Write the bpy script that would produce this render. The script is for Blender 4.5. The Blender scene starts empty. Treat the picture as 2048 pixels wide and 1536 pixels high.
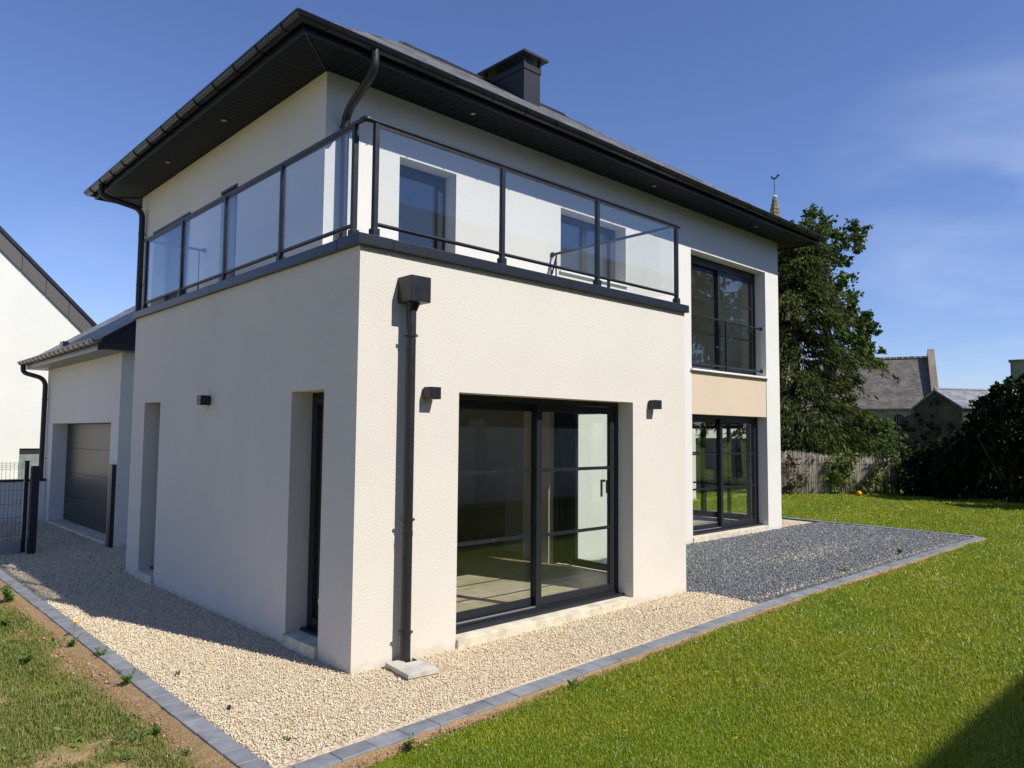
import bpy, bmesh, math, random
import numpy as np
from mathutils import Vector, Matrix
random.seed(7); RNG = np.random.default_rng(7)
C = bpy.context.scene.collection
scene = bpy.context.scene

# ------------------------------------------------------------------ camera
CAM = np.array([-3.0348, -4.9361, 1.8101]); FPX = 1480.27
YAW, PIT, ROL = 0.8129, 0.0682, 0.0087
def cam_axes():
    f = np.array([math.cos(YAW)*math.cos(PIT), math.sin(YAW)*math.cos(PIT), math.sin(PIT)])
    rt = np.array([math.sin(YAW), -math.cos(YAW), 0.0]); up = np.cross(rt, f)
    c, s = math.cos(ROL), math.sin(ROL)
    return c*rt+s*up, -s*rt+c*up, f
AR, AU, AF = cam_axes()
cd = bpy.data.cameras.new('camera'); cam = bpy.data.objects.new('camera', cd); C.objects.link(cam)
cd.sensor_width = 36; cd.lens = FPX/2048*36; cd.clip_start = 0.05; cd.clip_end = 2000
cam.matrix_world = Matrix(((AR[0], AU[0], -AF[0], CAM[0]), (AR[1], AU[1], -AF[1], CAM[1]), (AR[2], AU[2], -AF[2], CAM[2]), (0, 0, 0, 1)))
scene.camera = cam
def at(px, py, D):
    """point seen at pixel (px, py) of the 2048 x 1536 photo at horizontal distance D"""
    d = (px-1024)/FPX*AR-(py-768)/FPX*AU+AF
    return CAM+d*D/math.hypot(d[0], d[1])

# ------------------------------------------------------------------ light
SUN = Vector((0.28, -1.0, 1.03)).normalized()          # towards the sun
EXPOSURE = 0.12
scene.view_settings.view_transform = 'Standard'; scene.view_settings.look = 'None'
scene.view_settings.exposure = EXPOSURE; scene.view_settings.gamma = 1
w = bpy.data.worlds.new('World'); scene.world = w; w.use_nodes = True
nt = w.node_tree; nt.nodes.clear()
wo = nt.nodes.new('ShaderNodeOutputWorld'); bg = nt.nodes.new('ShaderNodeBackground'); sky = nt.nodes.new('ShaderNodeTexSky')
sky.sky_type = 'NISHITA'; sky.sun_disc = False
sky.sun_elevation = math.asin(SUN.z); sky.sun_rotation = math.atan2(SUN.x, SUN.y)
sky.air_density = 1.0; sky.dust_density = 0.05; sky.ozone_density = 4.0; sky.altitude = 0
bg.inputs['Strength'].default_value = 0.108
# thin cirrus: stretched noise on the view direction, only in some parts of the sky
tc = nt.nodes.new('ShaderNodeTexCoord'); mp = nt.nodes.new('ShaderNodeMapping')
mp.inputs['Rotation'].default_value = (0.15, 0.25, 0.5); mp.inputs['Scale'].default_value = (1.0, 2.0, 6.5)
n1 = nt.nodes.new('ShaderNodeTexNoise'); n1.inputs['Scale'].default_value = 1.6; n1.inputs['Detail'].default_value = 8; n1.inputs['Roughness'].default_value = 0.48; n1.inputs['Distortion'].default_value = 0.6
r1 = nt.nodes.new('ShaderNodeValToRGB'); r1.color_ramp.elements[0].position = 0.36; r1.color_ramp.elements[1].position = 0.85
dot = nt.nodes.new('ShaderNodeVectorMath'); dot.operation = 'DOT_PRODUCT'
dv = Vector(at(2110, 560, 1.0)-CAM).normalized(); dot.inputs[1].default_value = dv
mr = nt.nodes.new('ShaderNodeMapRange'); mr.inputs['From Min'].default_value = 0.955; mr.inputs['From Max'].default_value = 0.997; mr.inputs['To Max'].default_value = 0.75
dot2 = nt.nodes.new('ShaderNodeVectorMath'); dot2.operation = 'DOT_PRODUCT'
dot2.inputs[1].default_value = Vector(at(200, 560, 1.0)-CAM).normalized()
mr2 = nt.nodes.new('ShaderNodeMapRange'); mr2.inputs['From Min'].default_value = 0.994; mr2.inputs['From Max'].default_value = 0.9995; mr2.inputs['To Max'].default_value = 0.28
ad = nt.nodes.new('ShaderNodeMath'); ad.operation = 'ADD'
mu = nt.nodes.new('ShaderNodeMath'); mu.operation = 'MULTIPLY'
mx = nt.nodes.new('ShaderNodeMix'); mx.data_type = 'RGBA'
mx.inputs['B'].default_value = (5.6, 6.6, 8.8, 1)
nrm = nt.nodes.new('ShaderNodeVectorMath'); nrm.operation = 'NORMALIZE'
L = nt.links.new
L(tc.outputs['Generated'], mp.inputs['Vector']); L(mp.outputs['Vector'], n1.inputs['Vector']); L(n1.outputs['Fac'], r1.inputs['Fac'])
L(tc.outputs['Generated'], nrm.inputs[0]); L(nrm.outputs['Vector'], dot.inputs[0]); L(nrm.outputs['Vector'], dot2.inputs[0])
L(dot.outputs['Value'], mr.inputs['Value']); L(dot2.outputs['Value'], mr2.inputs['Value'])
L(mr.outputs['Result'], ad.inputs[0]); L(mr2.outputs['Result'], ad.inputs[1])
L(ad.outputs[0], mu.inputs[0]); L(r1.outputs['Color'], mu.inputs[1]); L(mu.outputs[0], mx.inputs['Factor'])
tint = nt.nodes.new('ShaderNodeMix'); tint.data_type = 'RGBA'; tint.blend_type = 'MULTIPLY'; tint.inputs['Factor'].default_value = 1; tint.inputs['B'].default_value = (0.96, 0.965, 1.23, 1)   # clear, dry air: deeper blue
L(sky.outputs['Color'], tint.inputs['A']); L(tint.outputs['Result'], mx.inputs['A']); L(mx.outputs['Result'], bg.inputs['Color']); L(bg.outputs['Background'], wo.inputs['Surface'])
ld = bpy.data.lights.new('sun', 'SUN'); ld.energy = 5.0; ld.angle = math.radians(0.53); ld.color = (1.0, 0.955, 0.88)
sun = bpy.data.objects.new('sun', ld); C.objects.link(sun); sun.rotation_euler = SUN.to_track_quat('Z', 'Y').to_euler()
sun.location = (0, -20, 30)
scene.cycles.use_denoising = True
scene.cycles.max_bounces = 10; scene.cycles.transparent_max_bounces = 16
scene.cycles.sample_clamp_indirect = 6

# ------------------------------------------------------------------ materials
def mat(name, col, rough=0.6, metal=0.0, spec=0.5):
    m = bpy.data.materials.new(name); m.use_nodes = True
    b = m.node_tree.nodes['Principled BSDF']
    b.inputs['Base Color'].default_value = (*col, 1); b.inputs['Roughness'].default_value = rough
    b.inputs['Metallic'].default_value = metal; b.inputs['Specular IOR Level'].default_value = spec
    return m
def node(m, t, **kw):
    n = m.node_tree.nodes.new(t)
    for k, v in kw.items():
        if k in n.inputs: n.inputs[k].default_value = v
        else: setattr(n, k, v)
    return n
def link(m, a, b): m.node_tree.links.new(a, b)
def bsdf(m): return m.node_tree.nodes['Principled BSDF']
def ramp(m, stops):
    r = node(m, 'ShaderNodeValToRGB'); e = r.color_ramp.elements
    while len(e) < len(stops): e.new(0.5)
    for el, (p, c) in zip(e, stops): el.position = p; el.color = (*c, 1)
    return r
def noise(m, scale, detail=4, rough=0.5, coord='Object'):
    t = node(m, 'ShaderNodeTexCoord'); n = node(m, 'ShaderNodeTexNoise', Scale=scale, Detail=detail, Roughness=rough)
    link(m, t.outputs[coord], n.inputs['Vector']); return n
def bump(m, src, strength, dist):
    b = node(m, 'ShaderNodeBump', Strength=strength, Distance=dist); link(m, src, b.inputs['Height']); link(m, b.outputs['Normal'], bsdf(m).inputs['Normal']); return b

def stucco(name, col, dist=0.004, grain=75):
    """rough-cast render: trowelled grains and faint larger mottling"""
    m = mat(name, col, 0.92, spec=0.2)
    n = noise(m, grain, 3, 0.6); v = node(m, 'ShaderNodeTexVoronoi', Scale=grain*1.5)
    t = node(m, 'ShaderNodeTexCoord'); link(m, t.outputs['Object'], v.inputs['Vector'])
    big = noise(m, 0.9, 4, 0.6)
    mx = node(m, 'ShaderNodeMath', operation='MULTIPLY'); link(m, n.outputs['Fac'], mx.inputs[0]); link(m, v.outputs['Distance'], mx.inputs[1])
    bump(m, mx.outputs[0], 0.85, dist)
    r = ramp(m, [(0.28, tuple(c*0.80 for c in col)), (0.42, col), (0.8, tuple(min(1, c*1.04) for c in col))]); link(m, n.outputs['Fac'], r.inputs['Fac'])
    r2 = ramp(m, [(0.3, (0.93, 0.93, 0.93)), (0.7, (1.0, 1.0, 1.0))]); link(m, big.outputs['Fac'], r2.inputs['Fac'])
    # faint soil splash along the foot of the wall
    sp = node(m, 'ShaderNodeSeparateXYZ'); link(m, t.outputs['Object'], sp.inputs[0])
    mrg = node(m, 'ShaderNodeMapRange'); mrg.inputs['From Min'].default_value = 0.02; mrg.inputs['From Max'].default_value = 0.28
    link(m, sp.outputs['Z'], mrg.inputs['Value'])
    nn = noise(m, 9, 4, 0.7); ma = node(m, 'ShaderNodeMath', operation='ADD', use_clamp=True); link(m, mrg.outputs['Result'], ma.inputs[0]); link(m, nn.outputs['Fac'], ma.inputs[1])
    r3 = ramp(m, [(0.45, (0.86, 0.82, 0.74)), (0.75, (1, 1, 1))]); link(m, ma.outputs[0], r3.inputs['Fac'])
    a = node(m, 'ShaderNodeMix', data_type='RGBA', blend_type='MULTIPLY'); a.inputs['Factor'].default_value = 1
    b = node(m, 'ShaderNodeMix', data_type='RGBA', blend_type='MULTIPLY'); b.inputs['Factor'].default_value = 1
    link(m, r.outputs['Color'], a.inputs['A']); link(m, r2.outputs['Color'], a.inputs['B'])
    link(m, a.outputs['Result'], b.inputs['A']); link(m, r3.outputs['Color'], b.inputs['B']); link(m, b.outputs['Result'], bsdf(m).inputs['Base Color'])
    return m
M = {}
M['cream'] = stucco('cream_render', (0.695, 0.648, 0.572))
M['white'] = stucco('white_render', (0.72, 0.70, 0.65), 0.003)
M['tan'] = stucco('tan_render', (0.645, 0.53, 0.39), 0.003)
M['nwhite'] = stucco('neighbour_render', (0.70, 0.69, 0.635), 0.002, 30)
M['grey_render'] = stucco('grey_render', (0.50, 0.47, 0.44), 0.002, 30)
M['alu'] = mat('anthracite_aluminium', (0.014, 0.016, 0.021), 0.40, 0.0, 0.42)
M['gutter'] = mat('black_zinc', (0.009, 0.010, 0.013), 0.36, 0.0, 0.4)
M['garage_gutter'] = mat('grey_zinc', (0.20, 0.195, 0.185), 0.42, 0.5)
M['pipe'] = mat('dark_pipe', (0.018, 0.0185, 0.020), 0.42, 0.1)
for k, d in (('alu', 0.05), ('gutter', 0.08), ('pipe', 0.08)):
    m = M[k]; n = noise(m, 14, 5, 0.65); r = ramp(m, [(0.3, (bsdf(m).inputs['Roughness'].default_value-d,)*3), (0.75, (bsdf(m).inputs['Roughness'].default_value+d*1.6,)*3)])
    link(m, n.outputs['Fac'], r.inputs['Fac']); link(m, r.outputs['Color'], bsdf(m).inputs['Roughness'])
M['coping'] = mat('coping_metal', (0.020, 0.024, 0.034), 0.38, 0.2)
M['chimney'] = mat('chimney_metal', (0.013, 0.015, 0.019), 0.5, 0.0, 0.3)
M['white_trim'] = mat('white_trim', (0.8, 0.8, 0.78), 0.5)
M['chrome'] = mat('bare_aluminium', (0.75, 0.76, 0.77), 0.3, 0.9)
M['lens'] = mat('lamp_lens', (0.42, 0.42, 0.40), 0.3)
M['black'] = mat('black_rubber', (0.01, 0.01, 0.011), 0.6)
M['ceil'] = mat('ceiling_paint', (0.45, 0.44, 0.42), 0.9)
M['room'] = mat('room_paint', (0.47, 0.45, 0.40), 0.9)
M['door_panel'] = mat('garage_door_steel', (0.030, 0.029, 0.028), 0.38, 0.1, 0.35)
M['stone_lamp'] = M['alu']

def concrete(name, col):
    m = mat(name, col, 0.85, spec=0.3); n = noise(m, 7, 6, 0.65); n2 = noise(m, 140, 2)
    r = ramp(m, [(0.3, tuple(c*0.68 for c in col)), (0.5, col), (0.72, tuple(c*1.22 for c in col))]); link(m, n.outputs['Fac'], r.inputs['Fac']); link(m, r.outputs['Color'], bsdf(m).inputs['Base Color'])
    bump(m, n2.outputs['Fac'], 0.3, 0.002); return m
M['concrete'] = concrete('concrete', (0.62, 0.56, 0.43)); M['paver'] = concrete('kerb_stone', (0.205, 0.212, 0.226))
M['plinth'] = concrete('grey_plinth', (0.30, 0.30, 0.30))
# kerb: per-block shade
m = M['paver']; g = node(m, 'ShaderNodeNewGeometry'); hs = node(m, 'ShaderNodeMapRange'); hs.inputs['To Min'].default_value = 0.86; hs.inputs['To Max'].default_value = 1.15
link(m, g.outputs['Random Per Island'], hs.inputs['Value'])
mm = node(m, 'ShaderNodeMix', data_type='RGBA', blend_type='MULTIPLY'); mm.inputs['Factor'].default_value = 1
src = bsdf(m).inputs['Base Color'].links[0].from_socket; link(m, src, mm.inputs['A']); link(m, hs.outputs['Result'], mm.inputs['B']); link(m, mm.outputs['Result'], bsdf(m).inputs['Base Color'])

def glass(name, ior, tint, rough=0.0):
    """flat sheet glass: what passes straight through it and what it mirrors, by Fresnel"""
    m = bpy.data.materials.new(name); m.use_nodes = True; t = m.node_tree; t.nodes.clear()
    o = t.nodes.new('ShaderNodeOutputMaterial'); tr = t.nodes.new('ShaderNodeBsdfTransparent'); gl = t.nodes.new('ShaderNodeBsdfGlossy'); fr = t.nodes.new('ShaderNodeFresnel'); mx = t.nodes.new('ShaderNodeMixShader')
    tr.inputs['Color'].default_value = (*tint, 1); gl.inputs['Roughness'].default_value = rough; 
    gm = t.nodes.new('ShaderNodeNewGeometry'); im = t.nodes.new('ShaderNodeMapRange'); im.inputs['To Min'].default_value = ior; im.inputs['To Max'].default_value = 1/ior   # same mirror share on both faces
    t.links.new(gm.outputs['Backfacing'], im.inputs['Value']); t.links.new(im.outputs['Result'], fr.inputs['IOR'])
    gl.inputs['Color'].default_value = (0.95, 0.98, 1.0, 1)
    t.links.new(fr.outputs[0], mx.inputs[0]); t.links.new(tr.outputs[0], mx.inputs[1]); t.links.new(gl.outputs[0], mx.inputs[2]); t.links.new(mx.outputs[0], o.inputs['Surface']); return m
M['pane'] = glass('window_glass', 1.62, (0.955, 0.98, 0.96)); M['rail_glass'] = glass('balustrade_glass', 1.50, (0.935, 0.95, 0.945))

def island_mat(name, stops, rough=0.85, spec=0.3, trans=0.0):
    """a colour picked per loose piece (pebble, slate, leaf, blade)"""
    m = mat(name, stops[0][1], rough, spec=spec); g = node(m, 'ShaderNodeNewGeometry'); r = ramp(m, stops)
    link(m, g.outputs['Random Per Island'], r.inputs['Fac']); link(m, r.outputs['Color'], bsdf(m).inputs['Base Color'])
    if trans:
        t = node(m, 'ShaderNodeBsdfTranslucent'); link(m, r.outputs['Color'], t.inputs['Color'])
        mx = node(m, 'ShaderNodeMixShader'); mx.inputs[0].default_value = trans
        out = m.node_tree.nodes['Material Output']; link(m, bsdf(m).outputs[0], mx.inputs[1]); link(m, t.outputs[0], mx.inputs[2]); link(m, mx.outputs[0], out.inputs['Surface'])
    return m
M['slate'] = island_mat('slate', [(0.0, (0.13, 0.132, 0.134)), (0.5, (0.20, 0.20, 0.195)), (1.0, (0.30, 0.295, 0.28))], 0.5, 0.5)
M['pebble'] = island_mat('pale_pebbles', [(0.0, (0.34, 0.25, 0.155)), (0.1, (0.55, 0.43, 0.28)), (0.4, (0.69, 0.57, 0.39)), (0.75, (0.76, 0.66, 0.48)), (0.95, (0.80, 0.74, 0.60))], 0.8)
M['chip'] = island_mat('dark_chippings', [(0.0, (0.07, 0.076, 0.084)), (0.5, (0.145, 0.152, 0.165)), (0.85, (0.23, 0.235, 0.245)), (0.97, (0.42, 0.41, 0.38))], 0.75)
M['grass'] = island_mat('grass_blade', [(0.0, (0.17, 0.265, 0.006)), (0.4, (0.26, 0.345, 0.008)), (0.8, (0.36, 0.41, 0.014)), (0.93, (0.42, 0.42, 0.08)), (1.0, (0.55, 0.50, 0.22))], 0.42, 0.45, 0.42)
m = M['grass']; n_g = noise(m, 0.7, 5, 0.65); r_g = ramp(m, [(0.28, (0.64, 0.78, 0.7)), (0.48, (1.0, 1.0, 1.0)), (0.66, (1.42, 1.16, 1.2))]); link(m, n_g.outputs['Fac'], r_g.inputs['Fac'])   # lusher and drier patches of lawn
mg = node(m, 'ShaderNodeMix', data_type='RGBA', blend_type='MULTIPLY'); mg.inputs['Factor'].default_value = 1; src = bsdf(m).inputs['Base Color'].links[0].from_socket; link(m, src, mg.inputs['A']); link(m, r_g.outputs['Color'], mg.inputs['B']); link(m, mg.outputs['Result'], bsdf(m).inputs['Base Color'])
M['grass_dry'] = island_mat('dry_grass_blade', [(0.0, (0.12, 0.19, 0.020)), (0.5, (0.18, 0.24, 0.035)), (0.8, (0.27, 0.27, 0.08)), (1.0, (0.42, 0.35, 0.17))], 0.6, 0.3, 0.3)
M['weed'] = island_mat('weed_leaf', [(0.0, (0.08, 0.15, 0.022)), (0.6, (0.13, 0.21, 0.04)), (1.0, (0.20, 0.28, 0.07))], 0.55, 0.35, 0.3)
M['broadleaf'] = island_mat('broad_leaf', [(0.0, (0.036, 0.070, 0.010)), (0.5, (0.07, 0.115, 0.018)), (0.9, (0.12, 0.165, 0.030)), (1.0, (0.18, 0.17, 0.05))], 0.6, 0.25, 0.3)
M['conifer'] = island_mat('conifer_spray', [(0.0, (0.030, 0.044, 0.011)), (0.5, (0.058, 0.078, 0.018)), (0.85, (0.10, 0.12, 0.028)), (1.0, (0.17, 0.16, 0.05))], 0.85, 0.1, 0.2)
M['shaded_leaf'] = island_mat('shaded_leaf', [(0.0, (0.008, 0.014, 0.005)), (0.6, (0.015, 0.026, 0.008)), (1.0, (0.032, 0.050, 0.015))], 0.8, 0.1, 0.12)  # deep shade of the hedge put into the leaf colour itself
M['ivy'] = island_mat('ivy_leaf', [(0.0, (0.08, 0.13, 0.015)), (0.6, (0.16, 0.22, 0.03)), (0.9, (0.26, 0.30, 0.06)), (1.0, (0.22, 0.15, 0.07))], 0.5, 0.4, 0.25)
M['reed'] = island_mat('weathered_reed', [(0.0, (0.13, 0.11, 0.085)), (0.5, (0.28, 0.245, 0.195)), (1.0, (0.44, 0.40, 0.33))], 0.9)
M['bark'] = mat('bark', (0.07, 0.055, 0.042), 0.95)
M['yellow'] = mat('yellow_petal', (0.75, 0.50, 0.01), 0.6); M['orange'] = mat('orange_rubber', (0.85, 0.33, 0.01), 0.35)
M['wire'] = mat('fence_wire', (0.02, 0.022, 0.027), 0.5)

# soffit boards: grooves across the overhang (u runs along the eave in metres)
m = mat('soffit_boards', (0.012, 0.0135, 0.016), 0.5, spec=0.14); uv = node(m, 'ShaderNodeUVMap'); sx = node(m, 'ShaderNodeSeparateXYZ'); link(m, uv.outputs[0], sx.inputs[0])
fr = node(m, 'ShaderNodeMath', operation='FRACT'); sc_ = node(m, 'ShaderNodeMath', operation='MULTIPLY'); sc_.inputs[1].default_value = 1/0.1
link(m, sx.outputs['X'], sc_.inputs[0]); link(m, sc_.outputs[0], fr.inputs[0])
rr = ramp(m, [(0.0, (0, 0, 0)), (0.13, (0, 0, 0)), (0.20, (1, 1, 1)), (1.0, (1, 1, 1))]); link(m, fr.outputs[0], rr.inputs['Fac'])
cc = node(m, 'ShaderNodeMix', data_type='RGBA'); cc.inputs['A'].default_value = (0.0008, 0.0008, 0.001, 1); cc.inputs['B'].default_value = (0.012, 0.0135, 0.016, 1); link(m, rr.outputs['Color'], cc.inputs['Factor']); link(m, cc.outputs['Result'], bsdf(m).inputs['Base Color'])
bump(m, rr.outputs['Color'], 0.6, 0.006); M['soffit'] = m
# plank floor inside
m = mat('plank_tiles', (0.5, 0.42, 0.3), 0.5); t = node(m, 'ShaderNodeTexCoord'); bk = node(m, 'ShaderNodeTexBrick'); bk.inputs['Scale'].default_value = 1; bk.inputs['Brick Width'].default_value = 1.2; bk.inputs['Row Height'].default_value = 0.2; bk.inputs['Mortar Size'].default_value = 0.003
bk.inputs['Color1'].default_value = (0.52, 0.43, 0.30, 1); bk.inputs['Color2'].default_value = (0.62, 0.53, 0.39, 1); bk.inputs['Mortar'].default_value = (0.16, 0.14, 0.11, 1)
mpp = node(m, 'ShaderNodeMapping'); mpp.inputs['Scale'].default_value = (2, 14, 1); nn = node(m, 'ShaderNodeTexNoise', Scale=3, Detail=6)
link(m, t.outputs['Object'], bk.inputs['Vector']); link(m, t.outputs['Object'], mpp.inputs['Vector']); link(m, mpp.outputs[0], nn.inputs['Vector'])
gr = ramp(m, [(0.3, (0.62, 0.6, 0.58)), (0.65, (1.05, 1.05, 1.05))]); link(m, nn.outputs['Fac'], gr.inputs['Fac'])
mm = node(m, 'ShaderNodeMix', data_type='RGBA', blend_type='MULTIPLY'); mm.inputs['Factor'].default_value = 1; link(m, bk.outputs['Color'], mm.inputs['A']); link(m, gr.outputs['Color'], mm.inputs['B']); link(m, mm.outputs['Result'], bsdf(m).inputs['Base Color']); M['floor'] = m
# old masonry and old slates for the church and barn
def masonry(name, c1, c2, mort, bw, bh):
    m = mat(name, c1, 0.95, spec=0.2); uv = node(m, 'ShaderNodeUVMap'); bk = node(m, 'ShaderNodeTexBrick'); bk.inputs['Scale'].default_value = 1; bk.inputs['Brick Width'].default_value = bw; bk.inputs['Row Height'].default_value = bh; bk.inputs['Mortar Size'].default_value = 0.015; bk.inputs['Bias'].default_value = 0
    bk.inputs['Color1'].default_value = (*c1, 1); bk.inputs['Color2'].default_value = (*c2, 1); bk.inputs['Mortar'].default_value = (*mort, 1)
    n = node(m, 'ShaderNodeTexNoise', Scale=1.3, Detail=8, Roughness=0.75); link(m, uv.outputs[0], bk.inputs['Vector']); link(m, uv.outputs[0], n.inputs['Vector'])
    r = ramp(m, [(0.3, (0.45, 0.45, 0.45)), (0.5, (0.9, 0.9, 0.88)), (0.72, (1.35, 1.33, 1.28))]); link(m, n.outputs['Fac'], r.inputs['Fac'])
    mm = node(m, 'ShaderNodeMix', data_type='RGBA', blend_type='MULTIPLY'); mm.inputs['Factor'].default_value = 1; link(m, bk.outputs['Color'], mm.inputs['A']); link(m, r.outputs['Color'], mm.inputs['B']); link(m, mm.outputs['Result'], bsdf(m).inputs['Base Color'])
    bump(m, bk.outputs['Fac'], -0.4, 0.03); return m
M['rubble'] = masonry('church_stone', (0.24, 0.20, 0.15), (0.33, 0.28, 0.21), (0.28, 0.25, 0.2), 0.7, 0.35)
M['old_slate'] = masonry('lichened_slates', (0.145, 0.130, 0.118), (0.21, 0.188, 0.165), (0.08, 0.072, 0.064), 0.3, 0.22)
M['barn_stone'] = masonry('barn_stone', (0.060, 0.050, 0.036), (0.09, 0.075, 0.055), (0.06, 0.052, 0.04), 0.5, 0.25)
M['barn_slate'] = masonry('barn_slates', (0.24, 0.24, 0.26), (0.30, 0.30, 0.33), (0.12, 0.12, 0.13), 0.5, 0.3)
M['spire_stone'] = masonry('spire_stone', (0.19, 0.145, 0.085), (0.27, 0.21, 0.13), (0.07, 0.055, 0.035), 3.0, 0.5)
M['terracotta'] = island_mat('ridge_tile', [(0, (0.30, 0.17, 0.11)), (1, (0.42, 0.27, 0.19))], 0.9)

# ------------------------------------------------------------------ mesh helpers
class MB:
    def __init__(s): s.v = []; s.f = []; s.uv = []
    def face(s, pts, uv=None):
        i = len(s.v); s.v += [tuple(p) for p in pts]; s.f.append(tuple(range(i, i+len(pts)))); s.uv += list(uv) if uv else [(p[0]+p[1], p[2]) for p in pts]
    def box(s, x0, x1, y0, y1, z0, z1, T=None):
        T = T or (lambda a, b, c: (a, b, c)); i = len(s.v)
        s.v += [T(*p) for p in ((x0, y0, z0), (x1, y0, z0), (x1, y1, z0), (x0, y1, z0), (x0, y0, z1), (x1, y0, z1), (x1, y1, z1), (x0, y1, z1))]
        for f in ((0, 3, 2, 1), (4, 5, 6, 7), (0, 1, 5, 4), (1, 2, 6, 5), (2, 3, 7, 6), (3, 0, 4, 7)):
            s.f.append(tuple(i+k for k in f)); s.uv += [(s.v[i+k][0]+s.v[i+k][1], s.v[i+k][2]) for k in f]
    def tube(s, path, r, n=16, cap=True, r2=None):
        path = [Vector(p) for p in path]; i0 = len(s.v); N = len(path); prev = None
        for k, p in enumerate(path):
            d = (path[min(k+1, N-1)]-path[max(k-1, 0)]).normalized()
            a = prev if prev is not None else (Vector((0, 0, 1)) if abs(d.z) < 0.9 else Vector((1, 0, 0)))
            u = (a-d*a.dot(d)).normalized(); prev = u; q = d.cross(u)
            rr = r if r2 is None else r+(r2-r)*k/(N-1)
            for j in range(n): t = 2*math.pi*j/n; s.v.append(tuple(p+(u*math.cos(t)+q*math.sin(t))*rr))
        for k in range(N-1):
            for j in range(n):
                a, b = i0+k*n+j, i0+k*n+(j+1) % n; s.f.append((a, b, b+n, a+n)); s.uv += [(0, 0)]*4
        if cap:
            s.f.append(tuple(i0+j for j in reversed(range(n)))); s.uv += [(0, 0)]*n
            s.f.append(tuple(i0+(N-1)*n+j for j in range(n))); s.uv += [(0, 0)]*n
    def ball(s, c, r, n=12, sq=1.0):
        rings = n//2; i0 = len(s.v)
        for a in range(rings+1):
            th = math.pi*a/rings
            for b in range(n): s.v.append((c[0]+r*math.sin(th)*math.cos(2*math.pi*b/n), c[1]+r*math.sin(th)*math.sin(2*math.pi*b/n), c[2]+r*sq*math.cos(th)))
        for a in range(rings):
            for b in range(n):
                p, q = i0+a*n+b, i0+a*n+(b+1) % n; s.f.append((p, q, q+n, p+n)); s.uv += [(0, 0)]*4
    def build(s, name, m, parent=None, org=None, weld=True, bevel=0.0, smooth=None):
        org = Vector(org) if org is not None else (Vector(parent['_org']) if parent is not None and '_org' in parent else Vector((0, 0, 0)))
        me = bpy.data.meshes.new(name); me.from_pydata([tuple(Vector(p)-org) for p in s.v], [], s.f)
        ul = me.uv_layers.new(name='UVMap'); ul.data.foreach_set('uv', np.array(s.uv, dtype=np.float32).ravel())
        bm = bmesh.new(); bm.from_mesh(me)
        if weld:
            bmesh.ops.remove_doubles(bm, verts=bm.verts, dist=1e-5); bmesh.ops.recalc_face_normals(bm, faces=bm.faces)
        bm.to_mesh(me); bm.free(); me.materials.append(m if not isinstance(m, str) else M[m])
        o = bpy.data.objects.new(name, me); C.objects.link(o)
        if parent is not None: o.parent = parent; o['_org'] = tuple(org)
        else: o.location = org; o['_org'] = tuple(org)
        if bevel:
            b = o.modifiers.new('bevel', 'BEVEL'); b.width = bevel; b.segments = 2; b.limit_method = 'ANGLE'; b.angle_limit = math.radians(40)
        if smooth:
            me.polygons.foreach_set('use_smooth', [True]*len(me.polygons)); me.set_sharp_from_angle(angle=math.radians(smooth))
        return o
def thing(name, label, cat, org=(0, 0, 0), group=None):
    o = bpy.data.objects.new(name, None); C.objects.link(o); o.location = org; o['_org'] = tuple(map(float, org)); o.empty_display_size = 0.2
    return tag(o, label, cat, group)
def tag(o, label, cat, group=None):
    o['label'] = label; o['category'] = cat
    if group: o['group'] = group
    return o
def kind(o, k, label=None):
    o['kind'] = k
    if label: o['label'] = label
    return o
def sheet(mb, T, w, u0, u1, z0, z1, holes):
    """wall slab between depth 0 and w with rectangular openings; T maps (u, depth, z) to the world"""
    us = sorted({u0, u1, *[h[0] for h in holes], *[h[1] for h in holes]}); zs = sorted({z0, z1, *[h[2] for h in holes], *[h[3] for h in holes]})
    us = [u for u in us if u0 <= u <= u1]; zs = [z for z in zs if z0 <= z <= z1]
    def solid(i, j):
        if i < 0 or j < 0 or i >= len(us)-1 or j >= len(zs)-1: return False
        a, b = (us[i]+us[i+1])/2, (zs[j]+zs[j+1])/2
        return not any(h[0] < a < h[1] and h[2] < b < h[3] for h in holes)
    for i in range(len(us)-1):
        for j in range(len(zs)-1):
            if not solid(i, j): continue
            a, b, c, d = us[i], us[i+1], zs[j], zs[j+1]
            mb.face([T(a, 0, c), T(b, 0, c), T(b, 0, d), T(a, 0, d)]); mb.face([T(a, w, c), T(a, w, d), T(b, w, d), T(b, w, c)])
            if not solid(i-1, j): mb.face([T(a, 0, c), T(a, 0, d), T(a, w, d), T(a, w, c)])
            if not solid(i+1, j): mb.face([T(b, 0, c), T(b, w, c), T(b, w, d), T(b, 0, d)])
            if not solid(i, j-1): mb.face([T(a, 0, c), T(a, w, c), T(b, w, c), T(b, 0, c)])
            if not solid(i, j+1): mb.face([T(a, 0, d), T(b, 0, d), T(b, w, d), T(a, w, d)])
def TS(y0): return lambda u, w_, z: (u, y0+w_, z)      # wall facing -y
def TN(y0): return lambda u, w_, z: (u, y0-w_, z)      # wall facing +y
def TW(x0): return lambda u, w_, z: (x0+w_, u, z)      # wall facing -x
def TE(x0): return lambda u, w_, z: (x0-w_, u, z)      # wall facing +x
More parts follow.
